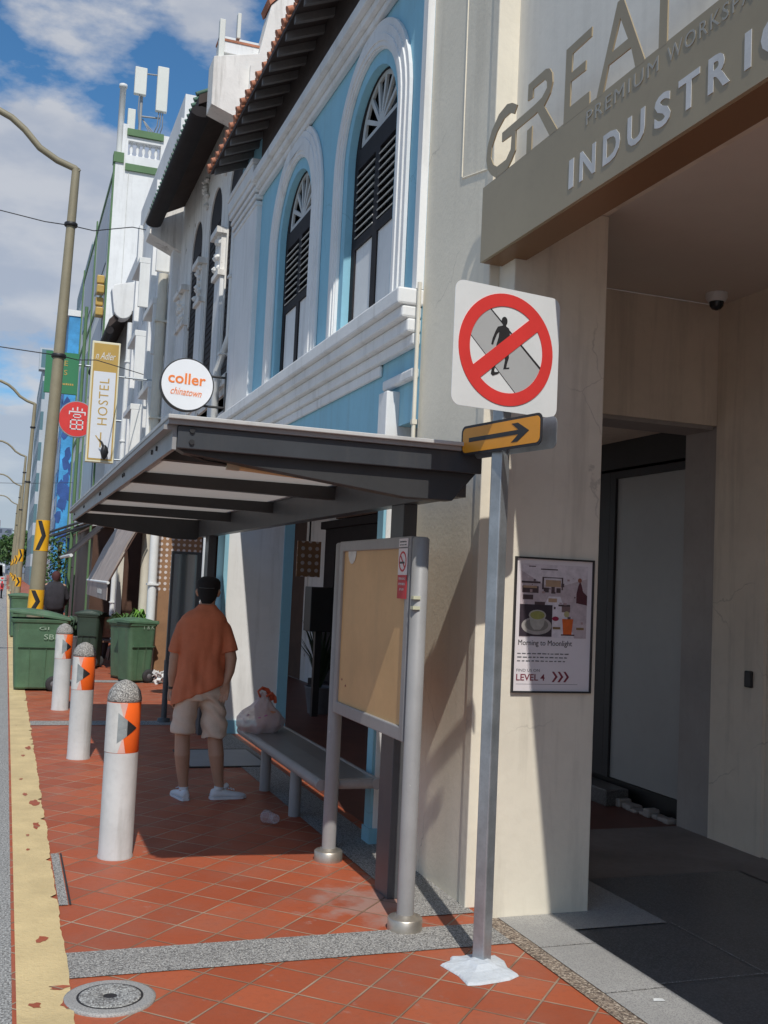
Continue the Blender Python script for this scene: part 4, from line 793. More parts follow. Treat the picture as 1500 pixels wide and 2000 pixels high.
OA = V((px - .040, py - .07, 2.35))
mb = MB(); mb.plate([rrect(.30, .070, .032)], OA, *FA, 0, .004); ap = mb.build('plate', MT['ink'], ar)
MB().plate([rrect(.287, .058, .024)], OA, *FA, .0035, .0052).build('amber_face', MT['amber'], ap)
MB().plate([[(-.235, -.010), (.14, -.010), (.09, -.042), (.135, -.042), (.215, .0), (.135, .042), (.09, .042), (.14, .010), (-.235, .010)]], OA, *FA, .0045, .0065).build('arrow', MT['ink'], ap)
OB = V((px + .036, py - .06, 2.343))
MB().plate([rrect(.30, .070, .032)], OB, *FA, 0, .004).build('rear_plate', MT['galv'], ar)
mb = MB(); mb.obox((px - .002, py - .065, 2.36), nA, UZ, dA, .034, .015, .02); mb.build('clamp', MT['galv'], ar)
pd = MB(); r = random.Random(12); pts = [(1.905, 4.33), (1.93, 4.20), (1.935, 4.09), (1.985, 4.075), (2.07, 4.09), (2.13, 4.10), (2.20, 4.14), (2.19, 4.22), (2.215, 4.30), (2.205, 4.38), (2.15, 4.375), (2.10, 4.43), (2.04, 4.40), (1.99, 4.42), (1.96, 4.36)]
pts = [(x + r.uniform(-.008, .008), y + r.uniform(-.008, .008)) for x, y in pts]; c = V((2.07, 4.26))
rg_ = lambda k, z: [V((c.x + (x - c.x) * k, c.y + (y - c.y) * k, z)) for x, y in pts]
pd.loft([rg_(1, .001), rg_(.96, .010), rg_(.72, .016), rg_(.48, .022), rg_(.26, .036)], smooth=False)
pd.build('footing', MT['pad'], sp_, bevel=.006)
# ================================================================== BOLLARDS
bo = thing('bollard', 'nearest of three white bollards with speckled domes and orange bands', 'bollard', (.71, 6.39, 0), 'white bollards with orange bands along the kerb')
R_ = .098; x, y = .71, 6.39
MB().lathe((x, y, 0), [(R_ + .004, 0), (R_ + .004, .01), (R_, .02), (R_, .61)], 32).build('shaft', MT['bollard'], bo)
def band_part(name, mt, a0, a1, edge, rad_off):
    mb = MB(); n = 20; zs = [.613 + .287 * i / 10 for i in range(11)]; rings = []
    for z in zs:
        t = (z - .613) / .287; e0, e1 = edge(t); rings.append([V((x + (R_ + rad_off) * cos(rad(e0 + (e1 - e0) * k / n)), y + (R_ + rad_off) * sin(rad(e0 + (e1 - e0) * k / n)), z)) for k in range(n + 1)])
    mb.loft(rings, cap=False, close=False); return mb.build(name, mt, bo, normals=False)
MB().lathe((x, y, 0), [(R_ - .001, .61), (R_ + .0005, .612), (R_ + .0005, .90), (R_ - .001, .902)], 32).build('band', MT['orange_band'], bo)
band_part('faded_wrap', MT['faded'], 0, 0, lambda t: (150, 262 + 24 * (1 - abs(2 * t - 1)) - 12), .002)
band_part('pink_wrap', MT['faded_pink'], 0, 0, lambda t: (240, 276 - 16 * (1 - abs(2 * t - 1))), .0014)
def tri(name, mt, a0, a1, ext, off):
    n = 10; rings = []
    for k in range(n + 1):
        u = -ext + 2 * ext * k / n; z = .756 + .143 * u; e1 = a0 + (a1 - a0) * (1 - abs(u) / ext) + .05; rings.append([V((x + (R_ + off) * cos(rad(a0 + (e1 - a0) * q / 6)), y + (R_ + off) * sin(rad(a0 + (e1 - a0) * q / 6)), z)) for q in range(7)])
    MB().loft(rings, cap=False, close=False).build(name, mt, bo, normals=False)
tri('faded_chevron', MT['bollard_grey'], 246, 312, .62, .0026); tri('chevron', MT['ink'], 278, 313, .32, .0032)
MB().lathe((x, y, 0), [(R_ - .006, .90), (R_ + .002, .905), (R_ + .002, .925), (R_ - .008, .965), (R_ - .035, 1.002), (R_ - .07, 1.022), (.01, 1.028)], 32).build('dome', MT['pebble'], bo)
for (yy, l) in ((9.77, 'middle one of the three white bollards, reflective orange band peeling at its left'), (13.19, 'farthest of the three white bollards, in front of the large green bin')):
    c = copy_tree(bo, None, l); c.location = (.712, yy, 0); c.rotation_euler = (0, 0, rad(-14 if yy < 10 else 10))
# ================================================================== BINS
def wheelie(loc, rot, w, d, h, label, grp, mt, lid_open=5, wheels='+', text=None):
    t = thing('wheelie_bin', label, 'bin', (0, 0, 0), grp)
    mb = MB(); rg = lambda z, a, b, k=.06: [V((p, q, z)) for p, q in rrect(a / 2, b / 2, k, 4)]
    mb.loft([rg(.03, w * .74, d * .78), rg(.05, w * .78, d * .82), rg(h * .78, w * .92, d * .92), rg(h * .86, w * .95, d * .95), rg(h * .865, w * .99, d * 1.0), rg(h * .905, w * 1.02, d * 1.03), rg(h * .91, w * .96, d * .97), rg(h * .80, w * .9, d * .9)], smooth=False)
    body = mb.build('body', mt, t, bevel=.006)
    mb = MB()
    for s in (-1, 1):
        for pl_ in ([(-w * .36, h * .55), (w * .40, h * .55), (w * .40, h * .562), (-w * .36, h * .562)], [(-w * .15, .05), (-w * .14, .05), (-w * .16, h * .54), (-w * .17, h * .54)], [(w * .10, .05), (w * .11, .05), (w * .12, h * .54), (w * .11, h * .54)]): mb.plate([pl_], (0, s * d * .405, 0), V((1, 0, 0)), V((0, s * .07, 1)), V((0, s, 0)), -.01, .007)
    mb.build('ribs', mt, body)
    a = rad(lid_open); Q = Matrix.Rotation(a, 3, 'Y'); piv = V((w * .5, 0, h * .915)); mb = MB(); rings = []
    for k in range(9):
        u = -1.04 + k / 8 * 1.04; z = .012 + .05 * (1 - (2 * (k / 8) - 1) ** 2)
        rings.append([piv + Q @ V((u * w, yy * d * .53, z if abs(yy) < 1 else -.01)) for yy in (-1, -1, -.85, 0, .85, 1, 1)][0:0] + [piv + Q @ V((u * w, yy * d * .53, zz)) for yy, zz in ((-1, -.02), (-1, .012), (-.85, z), (0, z + .008), (.85, z), (1, .012), (1, -.02))])
    mb.loft(rings, cap=True, close=True, smooth=False); mb.build('lid', mt, t, bevel=.005)
    MB().tube([(w * .53, -d * .42, h * .93), (w * .53, d * .42, h * .93)], .018, 10).build('handle', mt, t)
    for s in (-1, 1):
        o = MB().lathe((w * .27, s * d * .455, .105), [(.06, -.022 * s), (.1, -.022 * s), (.105, 0), (.1, .022 * s), (.06, .022 * s)], 24, 'y').build('wheel', MT['rubber'], t)
        MB().lathe((w * .27, s * d * .455, .105), [(.062, -.018 * s), (.062, .012 * s), (.045, .018 * s), (.03, .026 * s), (.012, .03 * s)], 20, 'y').build('hub', MT['hub'], o)
    MB().box(w * .24, w * .30, -d * .42, d * .42, .09, .12).build('axle', MT['rubber'], t)
    if text:
        for s, xx, zz, ww, hh in text: text_mb(MB(), s, (xx, -d * .475 - .005, zz), (V((1, 0, 0)), V((0, -.05, 1)), V((0, -1, 0))), ww, hh, .003).build('chalk_writing', MT['chalk'], t)
    t.location = loc; t.rotation_euler = (0, 0, rot); return t
wheelie((.50, 15.45, 0), 0, .78, .62, 1.08, 'large green wheelie bin with ajar lid standing on the yellow strip', 'green wheelie bins on the pavement', MT['bin'], 7, text=(('GI', -.02, .84, .13, .04), ('SBR', .05, .71, .22, .07)))
wheelie((1.96, 16.6, 0), rad(24), .50, .44, 1.0, 'front green wheelie bin with ribbed side beside the mosaic column', 'green wheelie bins on the pavement', MT['bin'], 2, text=(('T & K', -.02, .82, .2, .06),))
wheelie((1.88, 17.15, 0), rad(24), .46, .42, .97, 'green bin mostly hidden behind the ribbed bin by the mosaic column', 'green wheelie bins on the pavement', MT['bin'], 1)
wheelie((.42, 27.2, 0), rad(4), .6, .6, 1.1, 'distant green bin at the kerb beyond the nearest lamp post', 'green wheelie bins on the pavement', MT['bin'], 1)
wheelie((1.45, 19.0, 0), rad(-20), .42, .42, 1.02, 'dark green bin under the brown awning', 'green wheelie bins on the pavement', MT['bin_dark'], 1)
wt = thing('crumpled_paper', 'heap of crumpled white paper at the foot of the mosaic column', 'litter', (2.42, 16.4, 0)); mb = MB(); r = random.Random(21)
for k in range(26):
    c = V((2.35 + r.uniform(-.12, .16), 16.35 + r.uniform(-.08, .08), r.uniform(.03, .17))); a = V((r.gauss(0, 1), r.gauss(0, 1), r.gauss(0, 1))).normalized(); b = a.cross(V((r.gauss(0, 1), 1, r.gauss(0, 1)))).normalized(); mb.obox(c, a, b, a.cross(b), .04, .03, .006)
mb.build('paper', MT['sign_white'], wt)
# ================================================================== WHITE CARVED SHOPHOUSE (next door)
wb = thing('carved_shophouse', 'weathered white shophouse with tall dark arched windows and carved column capitals', 'building', (3.5, 15, 0))
X2 = 2.39; wins = ((12.74, .44), (14.12, .46), (15.62, .46))
def holes_for(ws, z0, zc_): return [arch_loop(y, r, z0, zc_, 12)[::-1] for y, r in ws]
MB().plate([[(12.24, 3.0), (17.3, 3.0), (17.3, 7.9), (12.24, 7.9)]] + holes_for(wins, 4.2, 6.55), (X2, 0, 0), *YZ, -.05, 0).build('wall', MT['old_white'], wb)
for y, r in wins:
    f = MB(); f.plate([arch_loop(y, r, 4.2, 6.55, 12)], (X2 + .02, 0, 0), *YZ, -.03, 0); w_ = f.build('window', MT['black_wood'], wb)
    mb = MB(); z = 4.3
    while z < 6.5: mb.box(X2 + .012, X2 + .019, y - r + .05, y - .02, z, z + .02); mb.box(X2 + .012, X2 + .019, y + .02, y + r - .05, z, z + .02); z += .09
    mb.build('louvre', MT['black_wood'], w_)
r = random.Random(8)
for i, (y, w) in enumerate(((13.43, .20), (14.87, .22), (16.55, .38))):
    MB().box(X2 - .05, X2, y - w, y + w, 3.35, 5.55).build('column', MT['white'], wb, bevel=.01)
    mb = MB(); mb.box(X2 - .09, X2, y - w - .03, y + w + .03, 5.55, 5.62); mb.box(X2 - .06, X2, y - w, y + w, 5.62, 6.10); mb.box(X2 - .13, X2, y - w - .04, y + w + .04, 6.10, 6.18)
    for k in range(14):
        c = V((X2 - .05 - .03 * r.random(), y + r.uniform(-w, w), r.uniform(5.66, 6.08))); mb.lathe(c, [(.005, -.05), (.04, -.02), (.045, .02), (.01, .05)], 7, r.choice('xyz'), smooth=False)
    mb.build('capital', MT['old_white'], wb)
for y in (13.43, 14.87):
    mb = MB()
    for k in range(8): c = V((X2 - .03, y + r.uniform(-.16, .16), r.uniform(6.95, 7.4))); mb.lathe(c, [(.01, -.06), (.05, 0), (.01, .06)], 7, r.choice('xyz'), smooth=False)
    mb.build('ornament', MT['old_white'], wb)
mb = MB()
for x, z0, z1 in ((2.36, 3.9, 4.0), (2.32, 4.0, 4.12), (2.40, 3.72, 3.9)): mb.box(x, X2, 12.24, 17.3, z0, z1)
mb.box(2.36, 5.2, 12.26, 17.2, 3.02, 3.12) ; mb.build('string_course', MT['old_white'], wb, bevel=.01)
mb = MB(); mb.add([(1.86, 12.7, 7.5), (1.86, 17.2, 7.5), (5.2, 17.2, 9.3), (5.2, 12.7, 9.3), (1.86, 12.7, 7.62), (1.86, 17.2, 7.62), (5.2, 17.2, 9.42), (5.2, 12.7, 9.42)], [(0, 3, 2, 1), (4, 5, 6, 7), (0, 1, 5, 4), (1, 2, 6, 5), (2, 3, 7, 6), (3, 0, 4, 7)])
mb.build('eaves', MT['dark_wood'], wb)
MB().tube([(1.90, 12.72, 7.42), (1.90, 17.2, 7.42)], [(.07, .13), (.07, .13)], 12).build('gutter', MT['black_wood'], wb)
mb = MB(); y = 12.75
while y < 17.2: mb.tube([(1.83, y, 7.64), (5.2, y, 9.46)], .03, 7); y += .17
mb.build('roof', MT['green_tile'], wb)
mb = MB(); mb.plate([[(1.86, 7.30), (2.40, 7.06), (2.44, 6.9), (3.2, 6.9), (3.2, 9.2), (2.45, 8.4), (2.2, 7.75), (1.88, 7.62)]], (0, 17.35, 0), *FC, -.5, 0); mb.plate([[(2.9, 8.4), (3.4, 8.4), (3.4, 9.9), (3.05, 9.9), (2.9, 9.5)]], (0, 17.40, 0), *FC, -.4, -.001) ; mb.build('party_wall', MT['old_white'], wb, bevel=.01)
mb = MB(); mb.box(2.30, 2.95, 16.95, 17.30, 0, 3.0); mb.build('mosaic_column', MT['mosaic'], wb)
mb = MB(); mb.box(4.80, 5.0, 17.0, 17.3, 0, 3.0); mb.box(2.46, 5.2, 12.26, 17.25, 3.125, 3.16); mb.build('shop_wall', MT['old_white'], wb)
pipe([(2.20, 17.0, 3.0), (2.20, 16.9, .02)], .07, MT['pipe_white'], 'white rain pipe standing just left of the brown mosaic column')
pipe([(2.28, 18.6, 7.0), (2.28, 18.6, .1)], .085, MT['pipe'], 'thick cream rain pipe left of the carved white shophouse')
# ================================================================== HOODED WHITE BUILDING
hb = thing('hooded_building', 'narrow white building with projecting concrete window hoods above the hanging signs', 'building', (3.5, 21, 0))
hw = [(y, z) for z in (3.95, 5.45, 6.95) for y in (19.3, 22.0)]
MB().plate([[(17.42, 3.0), (23.9, 3.0), (23.9, 9.4), (17.42, 9.4)]] + [[(y - .6, z), (y - .6, z + .95), (y + .6, z + .95), (y + .6, z)] for y, z in hw], (2.38, 0, 0), *YZ, -.06, 0).build('wall', MT['white'], hb)
for y, z in hw:
    wf = MB().plate([[(y - .6, z), (y + .6, z), (y + .6, z + .95), (y - .6, z + .95)], [(y - .53, z + .06), (y - .53, z + .89), (y - .03, z + .89), (y - .03, z + .06)], [(y + .03, z + .06), (y + .03, z + .89), (y + .53, z + .89), (y + .53, z + .06)]], (2.42, 0, 0), *YZ, -.02, 0).build('window', MT['white'], hb)
    MB().box(2.425, 2.43, y - .55, y + .55, z + .05, z + .9).build('pane', MT['glass'], wf)
    mb = MB(); mb.box(2.12, 2.379, y - .7, y + .7, z + 1.0, z + 1.12); mb.box(2.14, 2.379, y - .7, y - .62, z + .1, z + 1.0); mb.build('hood', MT['pipe_white'], hb, bevel=.01)
each('fin', MT['white'], hb, [(2.28, 2.379, y - .14, y + .14, 3.0, 9.4) for y in (17.6, 20.6, 23.5)]); mb = MB(); mb.box(2.35, 3.6, 17.62, 23.9, 9.40, 9.9); mb.box(2.9, 3.6, 17.5, 17.9, 8.9, 11.0); mb.build('parapet', MT['white'], hb); mb = MB(); mb.box(4.80, 5.0, 17.3, 30, 0, 3.0); mb.box(2.4, 5.2, 17.42, 30, 3.01, 3.1); mb.build('shop_wall', MT['brown_metal'], hb)
mb = MB(); mb.box(2.30, 2.42, 23.6, 23.9, 0, 3); mb.build('column', MT['pipe'], hb); mb = MB(); mb.box(2.425, 5.2, 23.7, 23.85, 0, 3.0); mb.build('side_wall', MT['brown_metal'], hb)
# ---- dark roofed building
db = thing('gabled_shophouse', 'shophouse with low dark eaves and a small white curved gable', 'building', (3.5, 27, 0))
mb = MB(); mb.box(2.42, 5.0, 24.0, 30.3, 3.1, 9.2); mb.build('wall', MT['white'], db)
mb = MB(); mb.add([(1.85, 24.6, 7.3), (1.85, 30.2, 7.3), (3.6, 30.2, 9.3), (3.6, 24.6, 9.3), (1.85, 24.6, 7.5), (1.85, 30.2, 7.5), (3.6, 30.2, 9.5), (3.6, 24.6, 9.5)], [(0, 3, 2, 1), (4, 5, 6, 7), (0, 1, 5, 4), (1, 2, 6, 5), (2, 3, 7, 6), (3, 0, 4, 7)]); mb.build('roof', MT['dark_wood'], db)
MB().tube([(1.88, 24.6, 7.25), (1.88, 30.2, 7.25)], .09, 10).build('gutter', MT['black_wood'], db)
mb = MB(); mb.plate([[(1.93, 7.74)] + arc(2.14, 7.74, .21, 180, 360, 8)[1:] + [(2.6, 7.74), (2.6, 8.9), (2.46, 8.66)] + arc(2.46, 8.46, .12, 150, 200, 4) + [(2.1, 8.36), (1.90, 8.30), (1.86, 8.2)]], (0, 24.5, 0), *FC, -.4, 0); mb.build('gable', MT['white'], db, bevel=.02)
pipe([(2.3, 24.3, 7.4), (2.3, 24.3, .1)], .06, MT['pipe_white'], 'white rain pipe beside the hanging hostel sign')
# ---- tall white and green building
tb_ = thing('tall_building', 'tall white building with green frames, roof balustrade and aerials', 'building', (4, 36, 0))
mb = MB(); MB().box(2.30, 9.0, 31.2, 44.0, 0, 2.99).build('ground_floor', MT['brown_metal'], tb_); mb.box(2.22, 9.0, 31.0, 44.0, 3.0, 13.7); mb.box(2.38, 2.55, 31.0, 31.3, 13.7, 14.9); mb.box(3.5, 9, 31.0, 31.3, 13.7, 14.75); mb.build('wall', MT['white'], tb_)
mb = MB(); mb.box(2.55, 3.5, 31.0, 31.3, 13.72, 13.98); mb.box(2.55, 3.5, 31.0, 31.3, 14.42, 14.55)
for k in range(5):
    x = 2.66 + k * .18; mb.lathe((x, 31.15, 13.98), [(.05, 0), (.05, .05), (.025, .10), (.06, .22), (.025, .36), (.05, .44)], 10)
mb.build('balustrade', MT['white'], tb_); mb = MB(); mb.box(2.50, 3.56, 30.93, 31.32, 13.5, 13.70); mb.box(2.50, 3.56, 30.93, 31.35, 14.56, 14.76); mb.box(2.16, 2.45, 30.95, 31.3, 13.7, 14.0)
for y in (31.0, 37.2, 43.6): mb.box(2.17, 2.219, y, y + .16, 0, 13.9)
for z in (3.0, 6.6, 10.2, 13.4): mb.box(2.19, 2.219, 31.17, 43.95, z, z + .16)
mb.build('green_frame', MT['leaf_green_paint'], tb_)
each('window', MT['tower_glass'], tb_, [(2.19, 2.215, y + .8, y + 5.0, z + .6, z + 2.6) for y in (31.33, 37.5) for z in (3.3, 6.9, 10.4)])
mb = MB()
for y in (33, 37): mb.box(2.22, 2.225, y, y + .02, 3, 13)
MB().box(2.221, 9, 30.985, 30.999, 6.2, 6.26).build('joint', MT['faded'], tb_)
MB().box(2.60, 2.62, 30.985, 30.999, 3.2, 13.5).build('joint', MT['faded'], tb_)
lan = thing('lantern_sign', 'small golden hanging sign on the green framed facade', 'sign', (1.8, 32.5, 10.8)); mb = MB()
for k in range(4): mb.box(1.98, 2.2, 31.8 + .2 * (k % 2), 32.2, 9.3 + k * .34, 9.3 + k * .34 + .25)
mb.build('panel', MT['gold'], lan, bevel=.03)
MB().lathe((2.32, 31.2, 13.7), [(.09, 0), (.09, 2.35), (.12, 2.36), (.12, 2.45), (.02, 2.5)], 14).build('flue_pipe', MT['pipe_white'], label='tall white pole rising from the corner of the tall building roof', cat='pole')
an = thing('mobile_antenna', 'mobile antenna mast with three cream panels on the balustraded roof', 'antenna', (2.95, 32, 14.7))
MB().lathe((2.93, 31.9, 14.6), [(.045, 0), (.045, 2.3)], 10).build('mast', MT['grey_paint'], an)
for (x0, x1, z0, z1, y) in ((2.68, 3.04, 16.2, 17.05, 31.7), (3.34, 3.68, 15.75, 17.15, 31.6), (2.55, 2.78, 14.7, 15.75, 31.8)): MB().box(x0, x1, y, y + .16, z0, z1).build('panel', MT['antenna'], an, bevel=.02)
MB().tube([(2.93, 31.9, 16.95), (3.5, 31.8, 16.95)], .025, 8).build('crossbar', MT['grey_paint'], an); mb = MB(); mb.tube([(2.93, 31.9, 15.6), (3.5, 31.8, 15.6)], .03, 8)
for k in range(3): mb.tube([(3.45 + k * .06, 31.7, 15.75), (3.42 + k * .08, 31.7, 15.3), (3.3 + k * .1, 31.9, 15.0), (3.0, 31.95, 15.55)], .016, 6)
mb.tube([(2.85, 31.75, 16.2), (2.84, 31.8, 15.7), (2.93, 31.9, 15.2)], .016, 6); mb.build('bracket', MT['grey_paint'], an)
an2 = thing('mobile_antenna', 'two slim white antenna panels standing on the stained party wall', 'antenna', (2.3, 12.6, 8.2))
for (x0, x1, z0, z1) in ((2.02, 2.09, 7.96, 8.50), (2.235, 2.28, 8.30, 8.62)): MB().box(x0, x1, 12.42, 12.5, z0, z1).build('panel', MT['antenna'], an2, bevel=.006)
mb = MB(); mb.box(2.03, 2.56, 12.45, 12.65, 8.1, 8.24); mb.build('curb', MT['white'], an2); MB().box(2.02, 2.57, 12.44, 12.66, 8.241, 8.27).build('coping', MT['roof_tile'], an2)
# ---- row beyond
for (nm, y0, y1, x0, h, mt, lb) in (('blue_building', 44.2, 47.5, 1.75, 12.1, 'sky_blue', 'bright blue painted building front beyond the tall white building'), ('lilac_building', 47.7, 55, 2.1, 9.5, 'lilac', 'lilac narrow building beyond the bright blue front'), ('white_shophouse', 55.2, 72, 2.3, 8.5, 'white', 'low white shophouse beyond the lilac building')):
    t = thing(nm, lb, 'building', (4, y0, 0)); MB().box(x0, 9, y0, y1, 0, h).build('wall', MT[mt], t)
    n = max(1, int((y1 - y0) / 1.6)); each('window', MT['tower_glass'], t, [(x0 - .02, x0, y0 + .5 + k * 1.5, y0 + 1.3 + k * 1.5, z, z + 1.3) for k in range(n) for z in (3.4, 5.8)]); MB().box(x0 - .25, 9, y0 - .04, y1, h, h + .25).build('cornice', MT['white'], t)
r = random.Random(6); bm_ = bpy.data.objects['blue_building']
for k in range(30):
    cy, cz = 44.5 + r.random() * 2.6, 2.5 + r.random() * 7; MB().plate([[(cy + .28 * r.uniform(.4, 1) * cos(q), cz + .4 * r.uniform(.4, 1) * sin(q)) for q in [2 * pi * i / 7 for i in range(7)]]], (1.75, 0, 0), *YZ, .001, .01 + k * .0005).build('mural_patch', MT['navy'], bm_)
for k in range(14):
    cx, cz = 1.8 + r.random() * .4, 2.5 + r.random() * 6; MB().plate([[(cx + .2 * r.uniform(.4, 1) * cos(q), cz + .45 * r.uniform(.4, 1) * sin(q)) for q in [2 * pi * i / 7 for i in range(7)]]], (0, 44.2, 0), *FC, .001, .01 + k * .0005).build('mural_patch', MT['navy'], bm_)

tw = thing('glass_tower', 'distant pale glass tower rising behind the lamp posts', 'building', (8, 125, 0)); MB().box(2.4, 20, 120, 150, 0, 25.2).build('wall', MT['tower'], tw); MB().box(1.9, 4.2, 119.5, 121, 23.6, 26).build('crown', MT['tower'], tw)
tw2 = thing('ribbed_tower', 'distant grey ribbed tower top above the bright blue front', 'building', (8, 92, 0)); MB().box(5.0, 22, 90, 110, 0, 29.5).build('wall', MT['tower'], tw2); MB().box(5.4, 8.2, 89.5, 90, 25, 31).build('crown', MT['block'], tw2)
for (x, y, w, h, l) in ((-6.2, 420, 15, 17, 'tallest of the far grey housing blocks at the end of the street'), (-26, 470, 16, 19, 'far grey housing block at the left picture edge'), (13, 520, 18, 15, 'lower far housing block beside the tallest one')):
    t = thing('housing_block', l, 'building', (x, y, 0), 'far housing blocks at the end of the street'); MB().box(x - w / 2, x + w / 2, y, y + 14, 0, h).build('wall', MT['block'], t); MB().box(x - w / 5, x + w / 5, y + 2, y + 10, h, h + 3).build('lift_house', MT['grey_paint'], t)
fb = thing('footbridge', 'far green topped overhead bridge crossing the road', 'bridge', (-8, 190, 0)); mb = MB(); mb.box(-26, 4, 190, 193, 5.2, 6.2); mb.build('deck', MT['leaf_green_paint'], fb)
for x in (-25, 3): MB().box(x, x + .8, 191, 192, -.2, 5.2).build('column', MT['grey_paint'], fb)
# ================================================================== LAMP POSTS
def lamp(first):
    t = thing('lamp_post', 'nearest olive lamp post with two yellow chevron bands behind the green bin', 'lamp post', (.42, 16.5, 0), 'olive street lamps with curved arms along the kerb')
    def at(z): return .42 + .0235 * z
    rd_ = lambda z: .118 - .0072 * z
    def cyl(z0, z1, off=0): return [[V((at(z) + (rd_(z) + off) * cos(2 * pi * k / 24), 16.5 + (rd_(z) + off) * sin(2 * pi * k / 24), z)) for k in range(24)] for z in (z0, z1)]
    MB().loft(cyl(0, 7.85)).build('pole', MT['lamp_olive'], t)
    MB().lathe((.42, 16.5, 0), [(.2, 0), (.2, .12), (.14, .16)], 20).build('base', MT['lamp_olive'], t)
    for z0, z1 in ((1.02, 1.36), (1.94, 2.40)):
        b = MB().loft(cyl(z0, z1, .003), cap=False).build('band', MT['band_yellow'], t)
        mb = MB(); zm = (z0 + z1) / 2; hh = (z1 - z0) / 2 - .01
        A0 = 224; rings = []
        for k in range(9):
            u = k / 8 * 2 - 1; a = A0 + 42 * (1 - abs(u)); z = zm + u * hh; w = 34
            rings.append([V((at(z) + (rd_(z) + .006) * cos(rad(a + w * j / 4)), 16.5 + (rd_(z) + .006) * sin(rad(a + w * j / 4)), z)) for j in range(5)])
        mb.loft(rings, cap=False, close=False); mb.build('chevron', MT['ink'], b, normals=False)
    xt = at(7.8); pts = [(xt + .04, 16.5, 7.80), (xt - .02, 16.5, 7.85), (xt - .28, 16.5, 7.93), (xt - .55, 16.5, 8.08), (xt - .78, 16.5, 8.32), (xt - .98, 16.5, 8.47), (xt - 1.25, 16.5, 8.58), (xt - 1.7, 16.5, 8.62)]
    MB().tube(pts, .052, 12).build('arm', MT['lamp_olive'], t)
    mb = MB(); c = V((xt - 1.9, 16.5, 8.6)); mb.tube([c + V((.25, 0, 0)), c + V((.1, 0, -.01)), c + V((-.25, 0, -.02)), c + V((-.4, 0, -.02))], [(.05, .05), (.09, .14), (.08, .15), (.02, .06)], 14); mb.build('lamp_head', MT['grey_paint'], t)
    MB().lathe((at(6.95), 16.5, 6.93), [(.09, 0), (.10, .01), (.10, .05), (.09, .06)], 16).build('clamp', MT['ink'], t)
    MB().lathe((at(4.9), 16.5, 4.88), [(.10, 0), (.11, .01), (.11, .05), (.10, .06)], 16).build('clamp', MT['ink'], t)
    return t
lp = lamp(1)
for y, l in ((41.0, 'second lamp post from the camera, slim olive pole beyond the nearest one'), (60.5, 'third lamp post along the kerb, its arm low above the street'), (82, 'fourth lamp post along the kerb'), (106, 'fifth and farthest lamp post in the row')):
    c = copy_tree(lp, None, l); c.location = (.42 + .0 * y, y, 0)
for i, (a, b, l) in enumerate((((-4.5, 16.2, 7.15), (2.3, 17.8, 7.62), 'thin cable from the upper clamp of the nearest lamp post to the white buildings'), ((-5, 16.4, 5.0), (2.35, 20.5, 5.35), 'thin cable crossing the hanging hostel sign at the lower clamp'), ((-5, 40.8, 4.95), (2.3, 42, 5.1), 'thin cable at the second lamp post'))):
    a, b = V(a), V(b); pts = [a + (b - a) * (k / 16) + V((0, 0, -.22 * sin(pi * k / 16))) for k in range(17)]
    if i == 0: pts = [V((x, y, z)) for x, y, z in ((-1.6, 16.5, 7.12), (-.6, 16.45, 7.02), (.20, 16.5, 6.95), (.58, 16.5, 6.95), (.95, 16.9, 7.05), (1.30, 17.35, 7.28), (1.62, 17.8, 7.5), (1.88, 18.2, 7.62))]
    if i == 1: pts = [V((x, y, z)) for x, y, z in ((-5, 16.3, 5.12), (-2, 16.4, 5.0), (.25, 16.5, 4.93), (.54, 16.5, 4.92), (.85, 17.2, 5.02), (1.2, 18.2, 5.25), (1.62, 19.4, 5.42), (2.3, 21.0, 5.62))]
    MB().tube(pts, .008, 6).build('cable', MT['ink'], label=l, cat='cable')
# ================================================================== HANGING SIGNS
cs = thing('round_sign', 'round white double sided sign with orange lettering on a black bracket', 'sign', (1.84, 12.2, 3.89))
SO = V((1.84, 12.15, 3.885))
mb = MB(); rr_ = .312; mb.plate([arc(0, 0, rr_, 0, 360, 56)[:-1]], SO, *FC, -.10, 0); fr = mb.build('rim', MT['ink'], cs, bevel=.004)
MB().plate([arc(0, 0, rr_ - .014, 0, 360, 56)[:-1]], SO, *FC, .0, .003).build('face', M('sign_face_white', (.82, .83, .85), .4, .01), cs)
mb = MB(); text_mb(mb, 'coller', SO + V((-.225, -.003, .005)), FC, .435, .13, .004, bold=.017, rot=-.02); mb.build('lettering', MT['orange_ink'], cs)
mb = MB(); text_mb(mb, 'chinatown', SO + V((-.19, -.003, -.125)), FC, .36, .085, .004, shear=.35, bold=.0, rot=-.04); mb.build('script', MT['orange_ink'], cs)
for z in (4.02, 3.66): MB().tube([(2.04, 12.2, z), (2.29, 12.2, z)], .014, 8).build('bracket_arm', MT['ink'], cs)
MB().box(2.288, 2.306, 12.17, 12.23, 3.55, 4.08).build('bracket_plate', MT['ink'], cs)
hs = thing('hostel_sign', 'tall white and gold vertical hostel sign hanging over the pavement', 'sign', (1.5, 20, 3.7))
HO = V((1.235, 20, 3.70)); hw_, hh_ = .51, 2.27
MB().plate([[(0, 0), (hw_, 0), (hw_, hh_), (0, hh_)]], HO, *FC, -.16, 0).build('case', M('cream_sign_case', (.72, .68, .50), .5, .03), hs, bevel=.01)
MB().plate([[(.03, .04), (hw_ - .03, .04), (hw_ - .03, hh_ - .04), (.03, hh_ - .04)]], HO, *FC, .0, .004).build('border', MT['gold'], hs)
MB().plate([[(.055, .07), (hw_ - .055, .07), (hw_ - .055, 1.70), (.055, 1.70)]], HO, *FC, .003, .007).build('face', M('sign_face_pale', (.70, .73, .78), .4, .02), hs)
